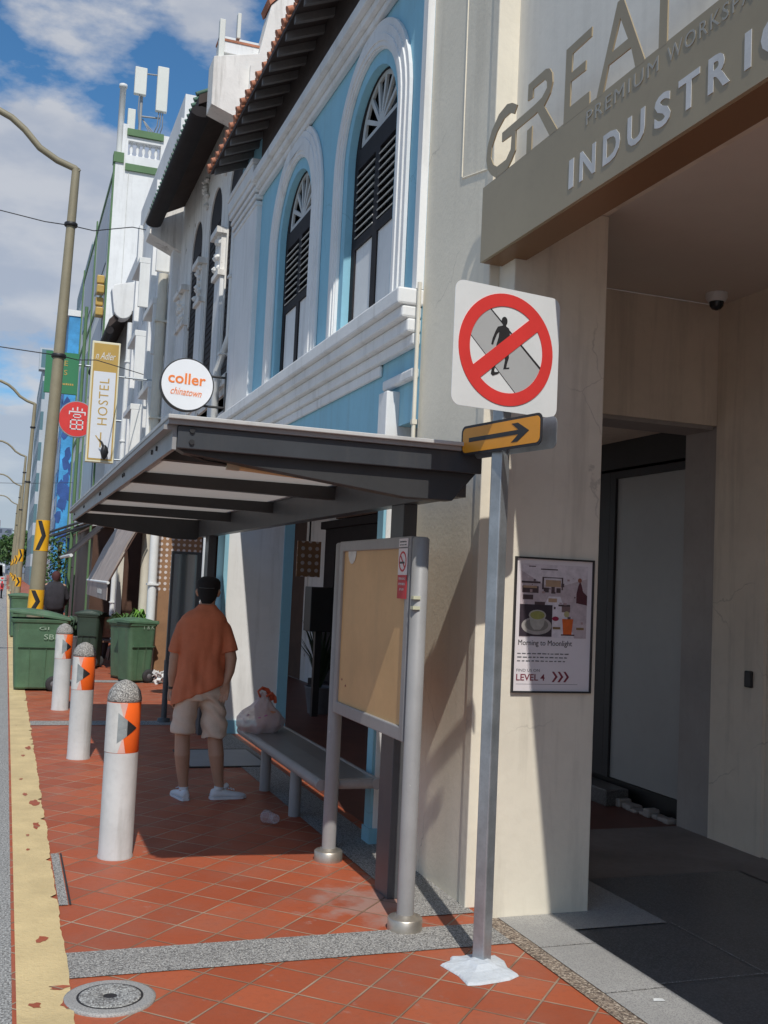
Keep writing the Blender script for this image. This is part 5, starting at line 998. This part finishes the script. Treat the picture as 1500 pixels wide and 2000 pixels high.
mb = MB(); text_mb(mb, 'HOSTEL', HO + V((.345, -.006, .70)), FC, .88, .175, .004, bold=.0, rot=pi / 2, spacing=1.15); mb.build('lettering', MT['gold'], hs); mb = MB()
mb.obox(HO + V((.25, -.008, .42)), (1, 0, 0), (0, 0, 1), (0, 1, 0), .012, .14, .002); mb.build('gold_stroke', MT['gold'], hs); mb = MB(); mb.obox(HO + V((.20, -.008, .44)), (.6, 0, -.8), (.8, 0, .6), (0, 1, 0), .07, .01, .002); mb.build('gold_stroke', MT['gold'], hs)
mb = MB(); text_mb(mb, 'n Adler', HO + V((.07, -.005, 1.93)), FC, .36, .14, .003, shear=.35, bold=.0); mb.box(0, 0, 0, 0, 0, 0) if 0 else None; mb.build('script', MT['sign_white'], hs)
for z in (3.78, 5.35): MB().tube([(1.74, 20.08, z), (2.38, 20.08, z)], .018, 8).build('bracket', MT['galv'], hs)
bp_ = thing('myna_bird', 'small dark bird shaped bracket perched at the foot of the hostel sign', 'ornament', (1.62, 19.9, 3.72)); mb = MB()
mb.lathe((1.56, 19.86, 3.74), [(.01, 0), (.05, .05), (.075, .14), (.06, .22), (.02, .27)], 12); mb.tube([(1.55, 19.86, 3.95), (1.50, 19.86, 4.06), (1.44, 19.86, 4.12)], [(.03, .03), (.02, .02), (.005, .005)], 8); mb.build('body', MT['ink'], bp_)
ds = thing('round_red_sign', 'round red sign with a white Chinese character partly behind the hostel sign', 'sign', (1.33, 25.5, 5.3))
DO = V((1.33, 25.5, 5.24)); rr_ = .43
MB().plate([arc(0, 0, rr_, 0, 360, 40)[:-1]], DO, *FC, -.14, -.001).build('rim', MT['galv'], ds)
MB().plate([arc(0, 0, rr_ - .02, 0, 360, 40)[:-1]], DO, *FC, .0, .003).build('face', MT['sign_red'], ds)
mb = MB(); q = lambda a, b, c, d: mb.plate([[(a, c), (b, c), (b, d), (a, d)]], DO, *FC, .002, .006)
q(-.015, .015, .20, .29); q(-.12, -.09, .20, .26); q(.09, .12, .20, .26); q(-.19, .19, .155, .185); q(-.19, -.165, .10, .155); q(.165, .19, .10, .155); q(-.09, .09, .10, .122); q(-.09, .09, .03, .05); q(-.09, -.068, .03, .12); q(.068, .09, .03, .12)
q(-.15, .15, -.035, -.01); q(-.15, .15, -.14, -.118); q(-.15, .15, -.25, -.225); q(-.15, -.122, -.25, -.01); q(.122, .15, -.25, -.01); q(-.013, .013, -.25, -.01)
mb.build('character', MT['sign_white'], ds); mb = MB(); mb.tube([(1.7, 25.57, 5.3), (2.45, 25.57, 5.3)], .03, 8); mb.build('bracket', MT['galv'], ds)
gs = thing('green_banner_sign', 'square green shop sign behind the nearest lamp post', 'sign', (1.1, 30, 7.1))
GO = V((.64, 30, 6.55)); MB().plate([[(0, 0), (.88, 0), (.88, 1.15), (0, 1.15)]], GO, *FC, -.12, 0).build('board', MT['sign_green'], gs)
marks_mb(MB(), GO + V((.45, -.001, .24)), FC, .32, .06, 6, .004).build('small_lettering', MT['gold'], gs)
for wd, a_, b_, c_, d_ in (('E', .50, .78, .09, .14), ('S', .50, .52, .09, .14)): text_mb(MB(), wd, GO + V((a_, -.001, b_)), FC, c_, d_, .004).build('lettering', MT['gold'], gs)
MB().tube([(1.52, 30.05, 7.4), (2.3, 30.05, 7.4)], .03, 8).build('bracket', MT['galv'], gs)
gp = MB().lathe((1.62, 31.0 - 1.2, .0), [(.045, 0), (.045, 9.0)], 10).build('green_pole', MT['leaf_green_paint'], label='thin green pole carrying the green sign and the rail', cat='pole')
# ================================================================== AWNINGS, SHOP FRONTS
aw = thing('awning', 'faded brown drop awning with a scalloped front flap over the shop tables', 'awning', (1.8, 20, 1.5), 'dark awnings over the shop fronts')
mb = MB(); n = 8; rings = []
for k in range(n + 1):
    y = 18.05 + (22.6 - 18.05) * k / n; sag = .015 * (k % 2)
    rings.append([V((2.20, y, 2.72)), V((1.90 + sag, y, 2.15)), V((1.62, y, 1.50)), V((1.60, y, 1.50)), V((1.88 + sag, y, 2.17)), V((2.18, y, 2.74))])
mb.loft(rings, smooth=False); mb.build('canvas', MT['awning'], aw)
MB().box(1.60, 1.615, 18.05, 22.6, 1.20, 1.49).build('flap', MT['awning'], aw); MB().tube([(1.61, 18.0, 1.495), (1.61, 22.65, 1.495)], .025, 8).build('front_rail', MT['pipe_white'], aw)
mb = MB(); marks_mb(mb, (1.599, 19.9, 1.29), FS, .9, .09, 5, .003); mb.build('lettering', MT['faded'], aw)
mb = MB(); mb.tube([(2.2, 18.03, 2.70), (1.61, 18.03, 1.49)], .014, 6); mb.build('side_arm', MT['brown_metal'], aw)
aw2 = thing('awning', 'dark folding awning beyond the brown one, near the lamp post', 'awning', (1.6, 26, 2), 'dark awnings over the shop fronts')
mb = MB(); mb.loft([[V((2.3, y, 2.95)), V((1.36, y, 2.02)), V((1.34, y, 2.03)), V((2.28, y, 2.98))] for y in (24.6, 29)], smooth=False); mb.build('canvas', MT['dark_wood'], aw2); MB().tube([(1.35, 24.5, 2.02), (1.35, 29.1, 2.02)], .04, 8).build('front_rail', MT['pipe_white'], aw2)
aw3 = thing('awning', 'farthest awning with long thin black arms reaching over the pavement', 'awning', (1, 32, 2.6), 'dark awnings over the shop fronts')
mb = MB(); mb.loft([[V((2.2, y, 3.1)), V((.85, y, 2.52)), V((.83, y, 2.54)), V((2.2, y, 3.14))] for y in (31, 36)], smooth=False); mb.build('canvas', MT['dark_wood'], aw3)
mb = MB(); mb.tube([(2.1, 23.5, 3.0), (.80, 30.8, 2.62)], .035, 6); mb.tube([(2.1, 25.5, 2.9), (.82, 31.5, 2.5)], .03, 6); mb.tube([(2.1, 28, 2.95), (.75, 33, 2.3)], .03, 6); mb.build('arm', MT['ink'], aw3)
def chair(x, y, rot, lb):
    t = thing('cafe_chair', lb, 'chair', (0, 0, 0), 'rattan cafe chairs under the awning')
    mb = MB(); mb.plate([rrect(.21, .2, .06)], (0, 0, 0), V((1, 0, 0)), V((0, 1, 0)), V((0, 0, 1)), .43, .46); mb.build('seat', MT['wood_chair'], t)
    mb = MB(); rings = []
    for k in range(9):
        a = rad(200 + 140 * k / 8); p = V((.22 * cos(a), .22 * sin(a), 0)); rings.append([p + V((0, 0, .52)), p * 1.12 + V((0, 0, .88)), p * 1.17 + V((0, 0, .88)), p * 1.05 + V((0, 0, .52))])
    mb.loft(rings, smooth=False); mb.build('backrest', MT['wood_chair'], t)
    for sx in (-1, 1):
        for sy in (-1, 1): MB().tube([(.17 * sx, .16 * sy, .45), (.21 * sx, .21 * sy, 0)], .014, 8).build('leg', MT['pipe_white'] if 0 else MT['brown_metal'], t)
    t.location = (x, y, 0); t.rotation_euler = (0, 0, rot); return t
ch = chair(1.80, 19.4, rad(15), 'rattan cafe chair standing between the dark bin and the ribbed green bin')
c2 = copy_tree(ch, None, 'rattan cafe chair partly hidden farther under the brown awning'); c2.location = (2.2, 20.6, 0); c2.rotation_euler = (0, 0, rad(190))
def grassy(name, c, n, ln, up, mt, label, potr=.22, poth=.35, seed=1, w=.012):
    t = thing(name, label, 'plant', (c[0], c[1], 0), 'potted plants along the shop fronts'); r = random.Random(seed)
    MB().lathe((c[0], c[1], 0), [(potr * .7, 0), (potr, poth), (potr * 1.05, poth + .02), (potr * .9, poth + .02), (potr * .88, poth - .03)], 16).build('pot', MT['hub'], t)
    mb = MB()
    for k in range(n):
        a = r.uniform(0, 2 * pi); l = ln * r.uniform(.6, 1); d = V((cos(a), sin(a), 0)); p = V((c[0], c[1], poth)) + d * .06; prev = None; s_ = V((-d.y, d.x, 0)) * w
        u = up * r.uniform(.6, 1.2); P = [p + d * l * .9 * s - V((0, 0, 0)) + V((0, 0, u * s - .75 * u * s * s)) for s in (0, .33, .66, 1)]; W_ = (1, 1.3, .9, .05)
        for i in range(3): mb.add([P[i] - s_ * W_[i], P[i] + s_ * W_[i], P[i + 1] + s_ * W_[i + 1], P[i + 1] - s_ * W_[i + 1]], [(0, 1, 2, 3)])
    mb.build('leaves', mt, t, normals=False); return t
grassy('spiky_plant', (2.10, 18.3), 150, .55, 1.15, MT['leaf'], 'spiky green plant rising behind the ribbed green bin', .24, .55, 3, .014)
grassy('bright_plant', (2.30, 18.5), 60, .28, .95, MT['leaf_bright'], 'bright lime green potted plant beside the white rain pipe', .18, .7, 4, .035)
grassy('dark_plant', (1.22, 19.6), 170, .40, .9, MT['leaf_dark'], 'dark leafed bushy potted plant behind the large green bin', .26, .5, 5, .022)
grassy('dark_plant', (1.75, 21.2), 150, .45, 1.0, MT['leaf_dark'], 'dark plant in the shade under the brown awning', .26, .45, 6, .02)
hb_ = thing('hanging_creeper', 'green climbing shrub between the nearest lamp post and the far awning', 'shrub', (1.35, 30, 1.5)); MB().tube([(1.35, 30, 0), (1.38, 30, 1.4), (1.34, 30, 2.4)], .05, 8).build('trunk', MT['trunk'], hb_)
mb = MB(); leafball(mb, (1.22, 30, 1.75), .42, .55, .95, 650, .06, 3); mb.build('crown', MT['leaf'], hb_, normals=False)
for (x, y, z, s, n, l, sd) in ((.95, 150, 4.6, 2.6, 900, 'dark green roadside tree left of the nearest lamp post, far along the street', 1), (-3.4, 230, 4.2, 3.2, 500, 'far low tree crown under the housing blocks at the left edge', 2), (1.4, 190, 4.4, 3.4, 600, 'farther rounded tree behind the roadside tree', 3)):
    t = thing('street_tree', l, 'tree', (x, y, 0), 'trees far along the street'); MB().tube([(x, y, 0), (x + .1, y, z * .5), (x, y, z)], [(.25, .25), (.18, .18), (.08, .08)], 8).build('trunk', MT['trunk'], t)
    mb = MB(); leafball(mb, (x, y, z), s, s, s * .8, n, .35, sd); leafball(mb, (x + s * .4, y, z + s * .4), s * .6, s * .6, s * .5, n // 2, .3, sd + 9); mb.build('crown', MT['leaf'], t, normals=False)
# hill / distant trees closing the street
mb = MB(); leafball(mb, (0, 560, 5), 60, 10, 9, 1800, 2.2, 5); mb.build('distant_wood', MT['leaf_dark'], kind='stuff', label='mass of far trees closing the end of the street', cat='trees', normals=False)
# ---- vehicles far along the road
def car(x, y, mt, lb, name='parked_car', h=1.45, w=1.75, ln=4.2, van=False):
    t = thing(name, lb, 'van' if van else 'car', (0, 0, 0), 'vehicles far along the road'); z0 = .3
    prof = [(0, .3), (0, .75), (.1, .95), (.55, 1.0), (1.0, h - .02), (2.6, h), (3.3, 1.0), (4.1, .85), (4.2, .6), (4.2, .3)] if not van else [(0, .3), (0, h - .2), (.15, h), (3.2, h), (3.9, 1.1), (4.3, .95), (4.4, .3)]
    mb = MB(); rings = []
    for u, k in ((-1, .86), (-.96, .97), (-.9, 1), (.9, 1), (.96, .97), (1, .86)): rings.append([V((u * w / 2, a, .3 + (b - .3) * k)) for a, b in prof])
    mb.loft(rings, smooth=False); mb.build('body', mt, t, bevel=.03)
    MB().plate([[(-w * .40, 1.02), (w * .40, 1.02), (w * .34, h - .1), (-w * .34, h - .1)]], (0, .02 if van else .62, 0), V((1, 0, 0)), V((0, 0 if van else .62, 1)), V((0, -1, 0)), .0, .02).build('rear_window', MT['glass'], t)
    for s in (-1, 1):
        MB().box(s * w * .38 - .12, s * w * .38 + .12, -.02, .0, .75, .92).build('tail_light', MT['sign_red'], t)
        for a in (.8, 3.4): MB().lathe((s * w * .44, a, .32), [(.2, -.09), (.32, -.09), (.32, .09), (.2, .09)], 18, 'x').build('wheel', MT['rubber'], t)
    MB().box(-.25, .25, -.02, .0, .5, .62).build('number_plate', MT['sign_white'], t)
    t.location = (x, y, -.15); return t
CR = lambda n, c: M(n, c, .25, .02, 1)
car(-.95, 112, CR('silver_paint', (.50, .52, .54)), 'silver white van at the far kerbside beyond the bins', 'parked_van', 2.3, 1.7, 4.4, True)
car(-1.0, 170, CR('dark_paint', (.06, .07, .09)), 'dark car behind the silver van far along the road')
car(-2.2, 260, CR('white_paint', (.7, .7, .7)), 'white car in the far middle lane of the road')
MX = 0
mbk = thing('motorcycle', 'red motorcycle parked far along the kerb past the bins', 'motorcycle', (-.55, 47, -.15))
for y in (46.4, 47.6): MB().lathe((-.55, y, .15), [(.2, -.05), (.29, -.05), (.29, .05), (.2, .05)], 18, 'x').build('wheel', MT['rubber'], mbk)
mb = MB(); mb.tube([(-.55, 46.5, .35), (-.55, 46.9, .55), (-.55, 47.3, .6), (-.55, 47.5, .85)], [(.08, .1), (.12, .14), (.1, .12), (.05, .06)], 10, round_=True); mb.build('body', MT['sign_red'], mbk); MB().tube([(-.55, 46.5, .62), (-.55, 47.0, .66)], [(.1, .05), (.12, .05)], 10, round_=True).build('seat', MT['rubber'], mbk)
MB().tube([(-.85, 47.35, .98), (-.55, 47.45, .9), (-.25, 47.35, .98)], .018, 8).build('handlebar', MT['ink'], mbk)

mbk.location = (-.18, 68, -.15); 
# ================================================================== PEOPLE
def remesh(o, vox, smooth=3, fold=None):
    """one continuous surface from overlapping lofts, softened, with cloth folds"""
    md = o.modifiers.new('r', 'REMESH'); md.mode = 'VOXEL'; md.voxel_size = vox
    dg = bpy.context.evaluated_depsgraph_get(); me = bpy.data.meshes.new_from_object(o.evaluated_get(dg)); mt = o.data.materials[0]
    o.modifiers.clear(); o.data = me; 
    if not me.materials: me.materials.append(mt)
    bm = bmesh.new(); bm.from_mesh(me)
    for _ in range(smooth): bmesh.ops.smooth_vert(bm, verts=bm.verts, factor=.5, use_axis_x=True, use_axis_y=True, use_axis_z=True)
    bm.normal_update()
    if fold:
        ds = [fold(v.co) for v in bm.verts]
        for v, d in zip(bm.verts, ds): v.co += v.normal * d
    for f in bm.faces: f.smooth = True
    bm.to_mesh(me); bm.free()
def ell(c, rx, ry, z=None, n=28, tiltx=0, p=2.3):
    o = []
    for k in range(n):
        a = 2 * pi * k / n; ca, sa = cos(a), sin(a); x = rx * math.copysign(abs(ca) ** (2 / p), ca); y = ry * math.copysign(abs(sa) ** (2 / p), sa)
        o.append(V((c[0] + x, c[1] + y, c[2] + tiltx * x)))
    return o
def head_mb(mb, c, s=1, turn=0):
    """skull, face, nose and ears round the point c (centre of the head), facing +Y"""
    c = V(c); Q = Matrix.Rotation(turn, 3, 'Z'); P = lambda x, y, z: c + Q @ V((x, y, z)) * s
    secs = ((-.118, .012, .028, .035), (-.108, .03, .045, .035), (-.085, .050, .068, .022), (-.05, .062, .085, .008), (0, .074, .096, 0), (.035, .077, .098, -.003), (.07, .070, .088, -.006), (.095, .05, .065, -.008), (.108, .022, .03, -.008))
    mb.loft([[P(rx * cos(2 * pi * k / 20), cy + ry * sin(2 * pi * k / 20), z) for k in range(20)] for z, rx, ry, cy in secs])
    mb.tube([P(0, .09, .02), P(0, .112, -.02), P(0, .098, -.035)], [.008 * s, .015 * s, .012 * s], 8, round_=True)
    for k in (-1, 1): mb.tube([P(.075 * k, -.005, .018), P(.086 * k, -.014, .0), P(.078 * k, -.006, -.03)], [(.012 * s, .02 * s), (.012 * s, .022 * s), (.008 * s, .012 * s)], 8, round_=True)
def hand_mb(mb, w, d, side, s=1, curl=.6):
    """palm with four unequal fingers and a thumb leaving its side; w wrist, d direction of the hand"""
    w = V(w); d = V(d).normalized(); ac = V(side).normalized(); nrm = d.cross(ac).normalized()
    mb.tube([w - d * .02 * s, w + d * .03 * s, w + d * .085 * s], [(.026 * s, .019 * s), (.037 * s, .016 * s), (.040 * s, .014 * s)] if abs(ac.x) < 2 else None, 12, round_=True)
    for k, (o, ln, rr) in enumerate(((-.030, .068, .0085), (-.010, .078, .009), (.011, .073, .0088), (.030, .058, .008))):
        b = w + d * .083 * s + ac * o * s; p1 = b + (d * cos(curl * .35) + nrm * sin(curl * .35)) * ln * .45 * s; p2 = p1 + (d * cos(curl * .9) + nrm * sin(curl * .9)) * ln * .33 * s; p3 = p2 + (d * cos(curl * 1.4) + nrm * sin(curl * 1.4)) * ln * .25 * s
        mb.tube([b - d * .015 * s, p1, p2, p3], [rr * s * q for q in (1.1, 1, .92, .8)], 8, round_=True)
    b = w + d * .03 * s - ac * .032 * s; mb.tube([b, b + (d * .6 - ac * .8) * .032 * s, b + (d * .95 - ac * .75 + nrm * .25) * .055 * s], [.0125 * s, .011 * s, .009 * s], 8, round_=True)
def shoe(t, a, dirv, mt, sole, nm='shoe'):
    a = V(a); d = V(dirv).normalized(); s = V((d.y, -d.x, 0)); mb = MB(); rings = []
    for u, w, h0, h1 in ((-.075, .022, .012, .05), (-.068, .032, .008, .075), (-.04, .038, .006, .085), (0, .040, .006, .083), (.05, .042, .006, .066), (.10, .047, .006, .052), (.15, .046, .008, .044), (.185, .034, .012, .036), (.198, .018, .016, .028)):
        c = a + d * u; rings.append([c + s * w * cos(2 * pi * k / 16) * (1 if sin(2 * pi * k / 16) < .2 else .86) + V((0, 0, (h0 + h1) / 2 + (h1 - h0) / 2 * sin(2 * pi * k / 16))) for k in range(16)])
    mb.loft(rings); mb.tube([a + V((0, 0, .07)) + d * -.015, a + V((0, 0, .092)) + d * -.012], [(.034, .036), (.036, .038)], 14)
    mb.tube([a + d * .03 + V((0, 0, .085)), a + d * .055 + V((0, 0, .105))], [(.02, .01), (.018, .006)], 8, round_=True)
    o = mb.build(nm, mt, t)
    mb = MB(); prof = [(-.08, .024), (-.06, .038), (0, .041), (.06, .045), (.12, .049), (.17, .042), (.203, .016)]; lp = [a + d * u + s * w for u, w in prof] + [a + d * u - s * w for u, w in reversed(prof)]
    mb.loft([[V((p.x, p.y, .001)) for p in lp], [V((p.x, p.y, .018)) for p in lp]], smooth=False); mb.build('sole', sole, o)
    mb = MB()
    for k in range(4): mb.tube([a + d * (.035 + k * .022) + s * .022 + V((0, 0, .084 - k * .0065)), a + d * (.04 + k * .022) + V((0, 0, .09 - k * .0065)), a + d * (.035 + k * .022) - s * .022 + V((0, 0, .084 - k * .0065))], .0035, 6)
    mb.build('laces', mt, o)
mn = thing('person', 'man seen from behind in black cap, orange shirt, beige shorts and white shoes', 'person', (0, 0, 0))
MC = V((1.43, 7.92, 0)); WL[mn.name] = V((0, 0, 0))
mb = MB()
head_mb(mb, (.02, .015, 1.545), 1.0, rad(-12))
mb.tube([(.015, .0, 1.36), (.018, .005, 1.43), (.02, .012, 1.50)], [(.075, .07), (.058, .062), (.056, .064)], 18, round_=True)
mb.loft([ell((.0, 0, z), rx, ry) for z, rx, ry in ((.80, .15, .10), (.95, .15, .105), (1.10, .15, .11), (1.26, .14, .10), (1.33, .10, .07), (1.40, .05, .05))])
# legs
LA, RA = V((-.078, .0, .085)), V((.185, .02, .085))
mb.tube([(-.09, 0, .84), (-.105, .005, .62), (-.112, .012, .47), (-.106, -.012, .33), (-.092, -.002, .17), (-.080, 0, .085), (-.078, .004, .04)], [(.085, .09), (.075, .08), (.056, .058), (.058, .062), (.042, .044), (.033, .038), (.032, .04)], 18, round_=True)
mb.tube([(.095, 0, .84), (.115, .005, .62), (.128, .014, .47), (.146, -.006, .33), (.168, .008, .17), (.185, .018, .085), (.187, .02, .04)], [(.085, .09), (.075, .08), (.056, .058), (.058, .062), (.042, .044), (.033, .038), (.032, .04)], 18, round_=True)
# arms
mb.tube([(-.135, 0, 1.27), (-.172, -.005, 1.20), (-.200, -.005, 1.05), (-.208, .02, .92), (-.204, .055, .81)], [(.055, .055), (.050, .052), (.042, .044), (.037, .038), (.026, .030)], 16, round_=True)
hand_mb(mb, (-.204, .056, .81), (.06, .10, -1), (.25, .95, .1), 1.0, .5)
mb.tube([(.135, -.01, 1.27), (.172, -.03, 1.20), (.212, -.06, 1.05), (.205, -.075, .96), (.180, -.085, .875)], [(.055, .055), (.052, .054), (.045, .047), (.037, .038), (.027, .031)], 16, round_=True)
hand_mb(mb, (.180, -.093, .885), (-.10, -.02, -1), (.9, -.2, -.1), .95, .35)
bd = mb.build('body', MT['skin'], mn); remesh(bd, .0052, 2)
mb = MB(); Q = Matrix.Rotation(rad(-12), 3, 'Z'); HC = V((.02, .015, 1.545))
for s in (-1, 1): mb.lathe(HC + Q @ V((.03 * s, .083, .006)), [(.002, -.006), (.011, 0), (.002, .006)], 10, 'x')
mb.build('eyes', MT['ink'], bd); mb = MB(); mb.tube([HC + Q @ V((-.022, .088, -.058)), HC + Q @ V((0, .097, -.06)), HC + Q @ V((.022, .088, -.058))], [.003, .005, .003], 8, round_=True); mb.build('mouth', MT['maroon'], bd)
mb = MB(); secs = ((-.088, .040, .050, -.032), (-.055, .058, .072, -.024), (-.03, .070, .087, -.016), (0, .080, .093, -.012), (.03, .083, .096, -.010), (.05, .084, .102, -.004))
mb.loft([[HC + Q @ V((rx * cos(2 * pi * k / 24), min(cy + ry * sin(2 * pi * k / 24), .04), z)) for k in range(24)] for z, rx, ry, cy in secs]); mb.build('hair', MT['cap'], bd)
mb = MB(); secs = ((.022, .089, .107, .0), (.05, .091, .110, -.002), (.08, .088, .104, -.004), (.100, .072, .088, -.006), (.114, .045, .055, -.006), (.119, .012, .015, -.006))
mb.loft([[HC + Q @ V((rx * cos(2 * pi * k / 28), cy + ry * sin(2 * pi * k / 28), z)) for k in range(28)] for z, rx, ry, cy in secs])
mb.loft([[HC + Q @ V((.075 * cos(a), .07 + .115 * sin(a), .032 + dz - .012 * sin(a))) for a in [pi * k / 14 for k in range(15)]] for dz in (0, .007)], smooth=False); cap_o = mb.build('cap', MT['cap'], mn)
MB().tube([HC + Q @ V((.055, -.088, .030)), HC + Q @ V((0, -.113, .028)), HC + Q @ V((-.055, -.088, .030))], [(.003, .008)] * 3, 8).build('strap', M('cap_strap', (.05, .06, .065), .6), cap_o)
# shirt
mb = MB(); cx_ = .0
mb.loft([ell((.018, .002, 1.452), .062, .064), ell((.014, 0, 1.418), .088, .078), ell((.006, -.004, 1.39), .135, .092, p=2.4), ell((.002, -.008, 1.35), .172, .108, p=2.5), ell((0, -.008, 1.26), .178, .122, p=2.5), ell((0, -.006, 1.12), .182, .130), ell((0, -.004, .98), .190, .134, tiltx=.05), ell((-.005, -.004, .88), .204, .144, tiltx=.30), ell((-.010, -.004, .80), .212, .150, tiltx=.48), ell((-.012, -.004, .785), .206, .144, tiltx=.50)])
mb.tube([(-.105, -.004, 1.325), (-.145, -.006, 1.275), (-.178, -.008, 1.18), (-.192, -.008, 1.085)], [(.058, .074), (.062, .074), (.060, .070), (.064, .074)], 18)
mb.tube([(.105, -.004, 1.325), (.145, -.018, 1.275), (.182, -.036, 1.18), (.206, -.052, 1.095)], [(.058, .074), (.062, .074), (.062, .072), (.068, .076)], 18)
shr = mb.build('shirt', MT['shirt'], mn)
def shirt_fold(p):
    e = max(0, min(1, (1.35 - p.z) / .3)); w = 0
    w += .020 * noise.noise(V((p.x * 9, p.y * 5, p.z * 2.2 + 3))) + .010 * noise.noise(V((p.x * 22, p.y * 14, p.z * 5)))
    d = (p.x + p.z * .55); w += .011 * sin(d * 34 + 3 * noise.noise(p * 4)) * max(0, 1 - abs(p.z - .92) / .22) * (1 if p.x > -.08 else .4)
    w += .013 * sin((p.x * 1.1 - p.z * .35) * 38) * max(0, 1 - abs(p.x - .13) / .09) * max(0, 1 - abs(p.z - 1.15) / .18)
    return w * (.35 + .65 * e)
remesh(shr, .008, 4, shirt_fold)
# shorts
mb = MB(); mb.loft([ell((0, 0, .90), .158, .105, p=2.4), ell((0, -.004, .86), .172, .118, p=2.4), ell((.0, -.008, .79), .184, .130, p=2.4), ell((.002, -.004, .74), .180, .122)])
mb.tube([(-.085, -.002, .80), (-.098, .0, .68), (-.108, .002, .58), (-.112, .002, .492)], [(.098, .112), (.092, .104), (.090, .098), (.093, .098)], 20)
mb.tube([(.088, -.002, .80), (.106, .0, .68), (.118, .004, .58), (.126, .006, .462)], [(.098, .112), (.094, .104), (.092, .100), (.098, .102)], 20)
sht = mb.build('shorts', MT['shorts'], mn)
remesh(sht, .008, 3, lambda p: max(0, min(1, (.80 - p.z) / .06)) * 1.0 * (.011 * noise.noise(V((p.x * 12, p.y * 8, p.z * 5))) + .007 * sin((p.x * .8 + p.z) * 55 + 4 * noise.noise(p * 6)) * (1 if p.x > 0 else .4)))
MB().tube([(.075, -.128, .835), (.115, -.123, .842), (.155, -.105, .85)], .0035, 6).build('pocket_seam', M('seam', (.36, .29, .23), .9), sht)
shoe(mn, (-.085, .01, 0), (-.28, 1, 0), MT['shoe'], MT['shoe']); shoe(mn, (.192, .01, 0), (1, .22, 0), MT['shoe'], MT['shoe'])
mb = MB(); mb.tube([(-.207, .05, .832), (-.205, .053, .815)], [(.031, .036), (.031, .036)], 16); mb.build('watch', MT['watch'], mn)
mn.location = MC; mn.rotation_euler = (0, 0, rad(-6)); mn.scale = (1, 1, 1.0)
# far pedestrian with backpack
fp = thing('person', 'distant person in dark clothes carrying a large dark backpack near the lamp post', 'person', (0, 0, 0)); mb = MB()
head_mb(mb, (0, 0, 1.53)); mb.tube([(0, 0, 1.36), (0, 0, 1.46)], [.06, .055], 12, round_=True); mb.loft([ell((0, 0, z), a, b) for z, a, b in ((.85, .15, .1), (1.1, .16, .11), (1.33, .19, .11), (1.4, .08, .07))])
for s in (-1, 1):
    mb.tube([(.08 * s, 0, .85), (.1 * s, 0, .48), (.1 * s, .0, .05)], [(.09, .09), (.06, .06), (.04, .04)], 12, round_=True); mb.tube([(.17 * s, 0, 1.34), (.24 * s, 0, 1.08), (.2 * s, .14, .92)], [(.05, .05), (.045, .045), (.03, .03)], 12, round_=True); hand_mb(mb, (.2 * s, .14, .92), (-.1 * s, .6, -.8), (1 if s > 0 else -1, 0, 0), 1, .5)
b2 = mb.build('body', MT['skin'], fp); remesh(b2, .01, 1)
mb = MB(); mb.loft([ell((0, 0, z), a, b) for z, a, b in ((.82, .20, .14), (1.1, .20, .14), (1.30, .23, .14), (1.38, .16, .11), (1.43, .08, .08))])
for s in (-1, 1): mb.tube([(.16 * s, 0, 1.33), (.25 * s, 0, 1.08), (.21 * s, .12, .95)], [(.075, .075), (.065, .065), (.05, .05)], 12)
o = mb.build('jacket', MT['dark_cloth'], fp); remesh(o, .015, 2, lambda p: .012 * noise.noise(p * 9)); mb = MB()
for s in (-1, 1): mb.tube([(.09 * s, 0, .88), (.11 * s, 0, .5), (.11 * s, 0, .1)], [(.11, .12), (.085, .09), (.07, .075)], 14)
mb.build('trousers', MT['dark_cloth'], fp); mb = MB(); mb.loft([ell((0, -.2, z), a, b, p=3) for z, a, b in ((.85, .15, .09), (.9, .19, .12), (1.3, .19, .12), (1.38, .12, .08))]); mb.build('backpack', MT['dark_cloth'], fp)
mb = MB(); mb.loft([ell((0, -.012, z), a, b) for z, a, b in ((1.46, .07, .085), (1.53, .088, .105), (1.61, .08, .095), (1.65, .04, .05))]); mb.build('hair', M('dark_red_hair', (.07, .02, .02), .8), fp)
for s in (-1, 1): MB().tube([(.1 * s, -.05, .03), (.11 * s, .14, .03)], [(.05, .035), (.045, .03)], 10, round_=True).build('shoe', MT['dark_cloth'], fp)
fp.location = (1.0, 23.2, 0)
bpy.context.view_layer.update()
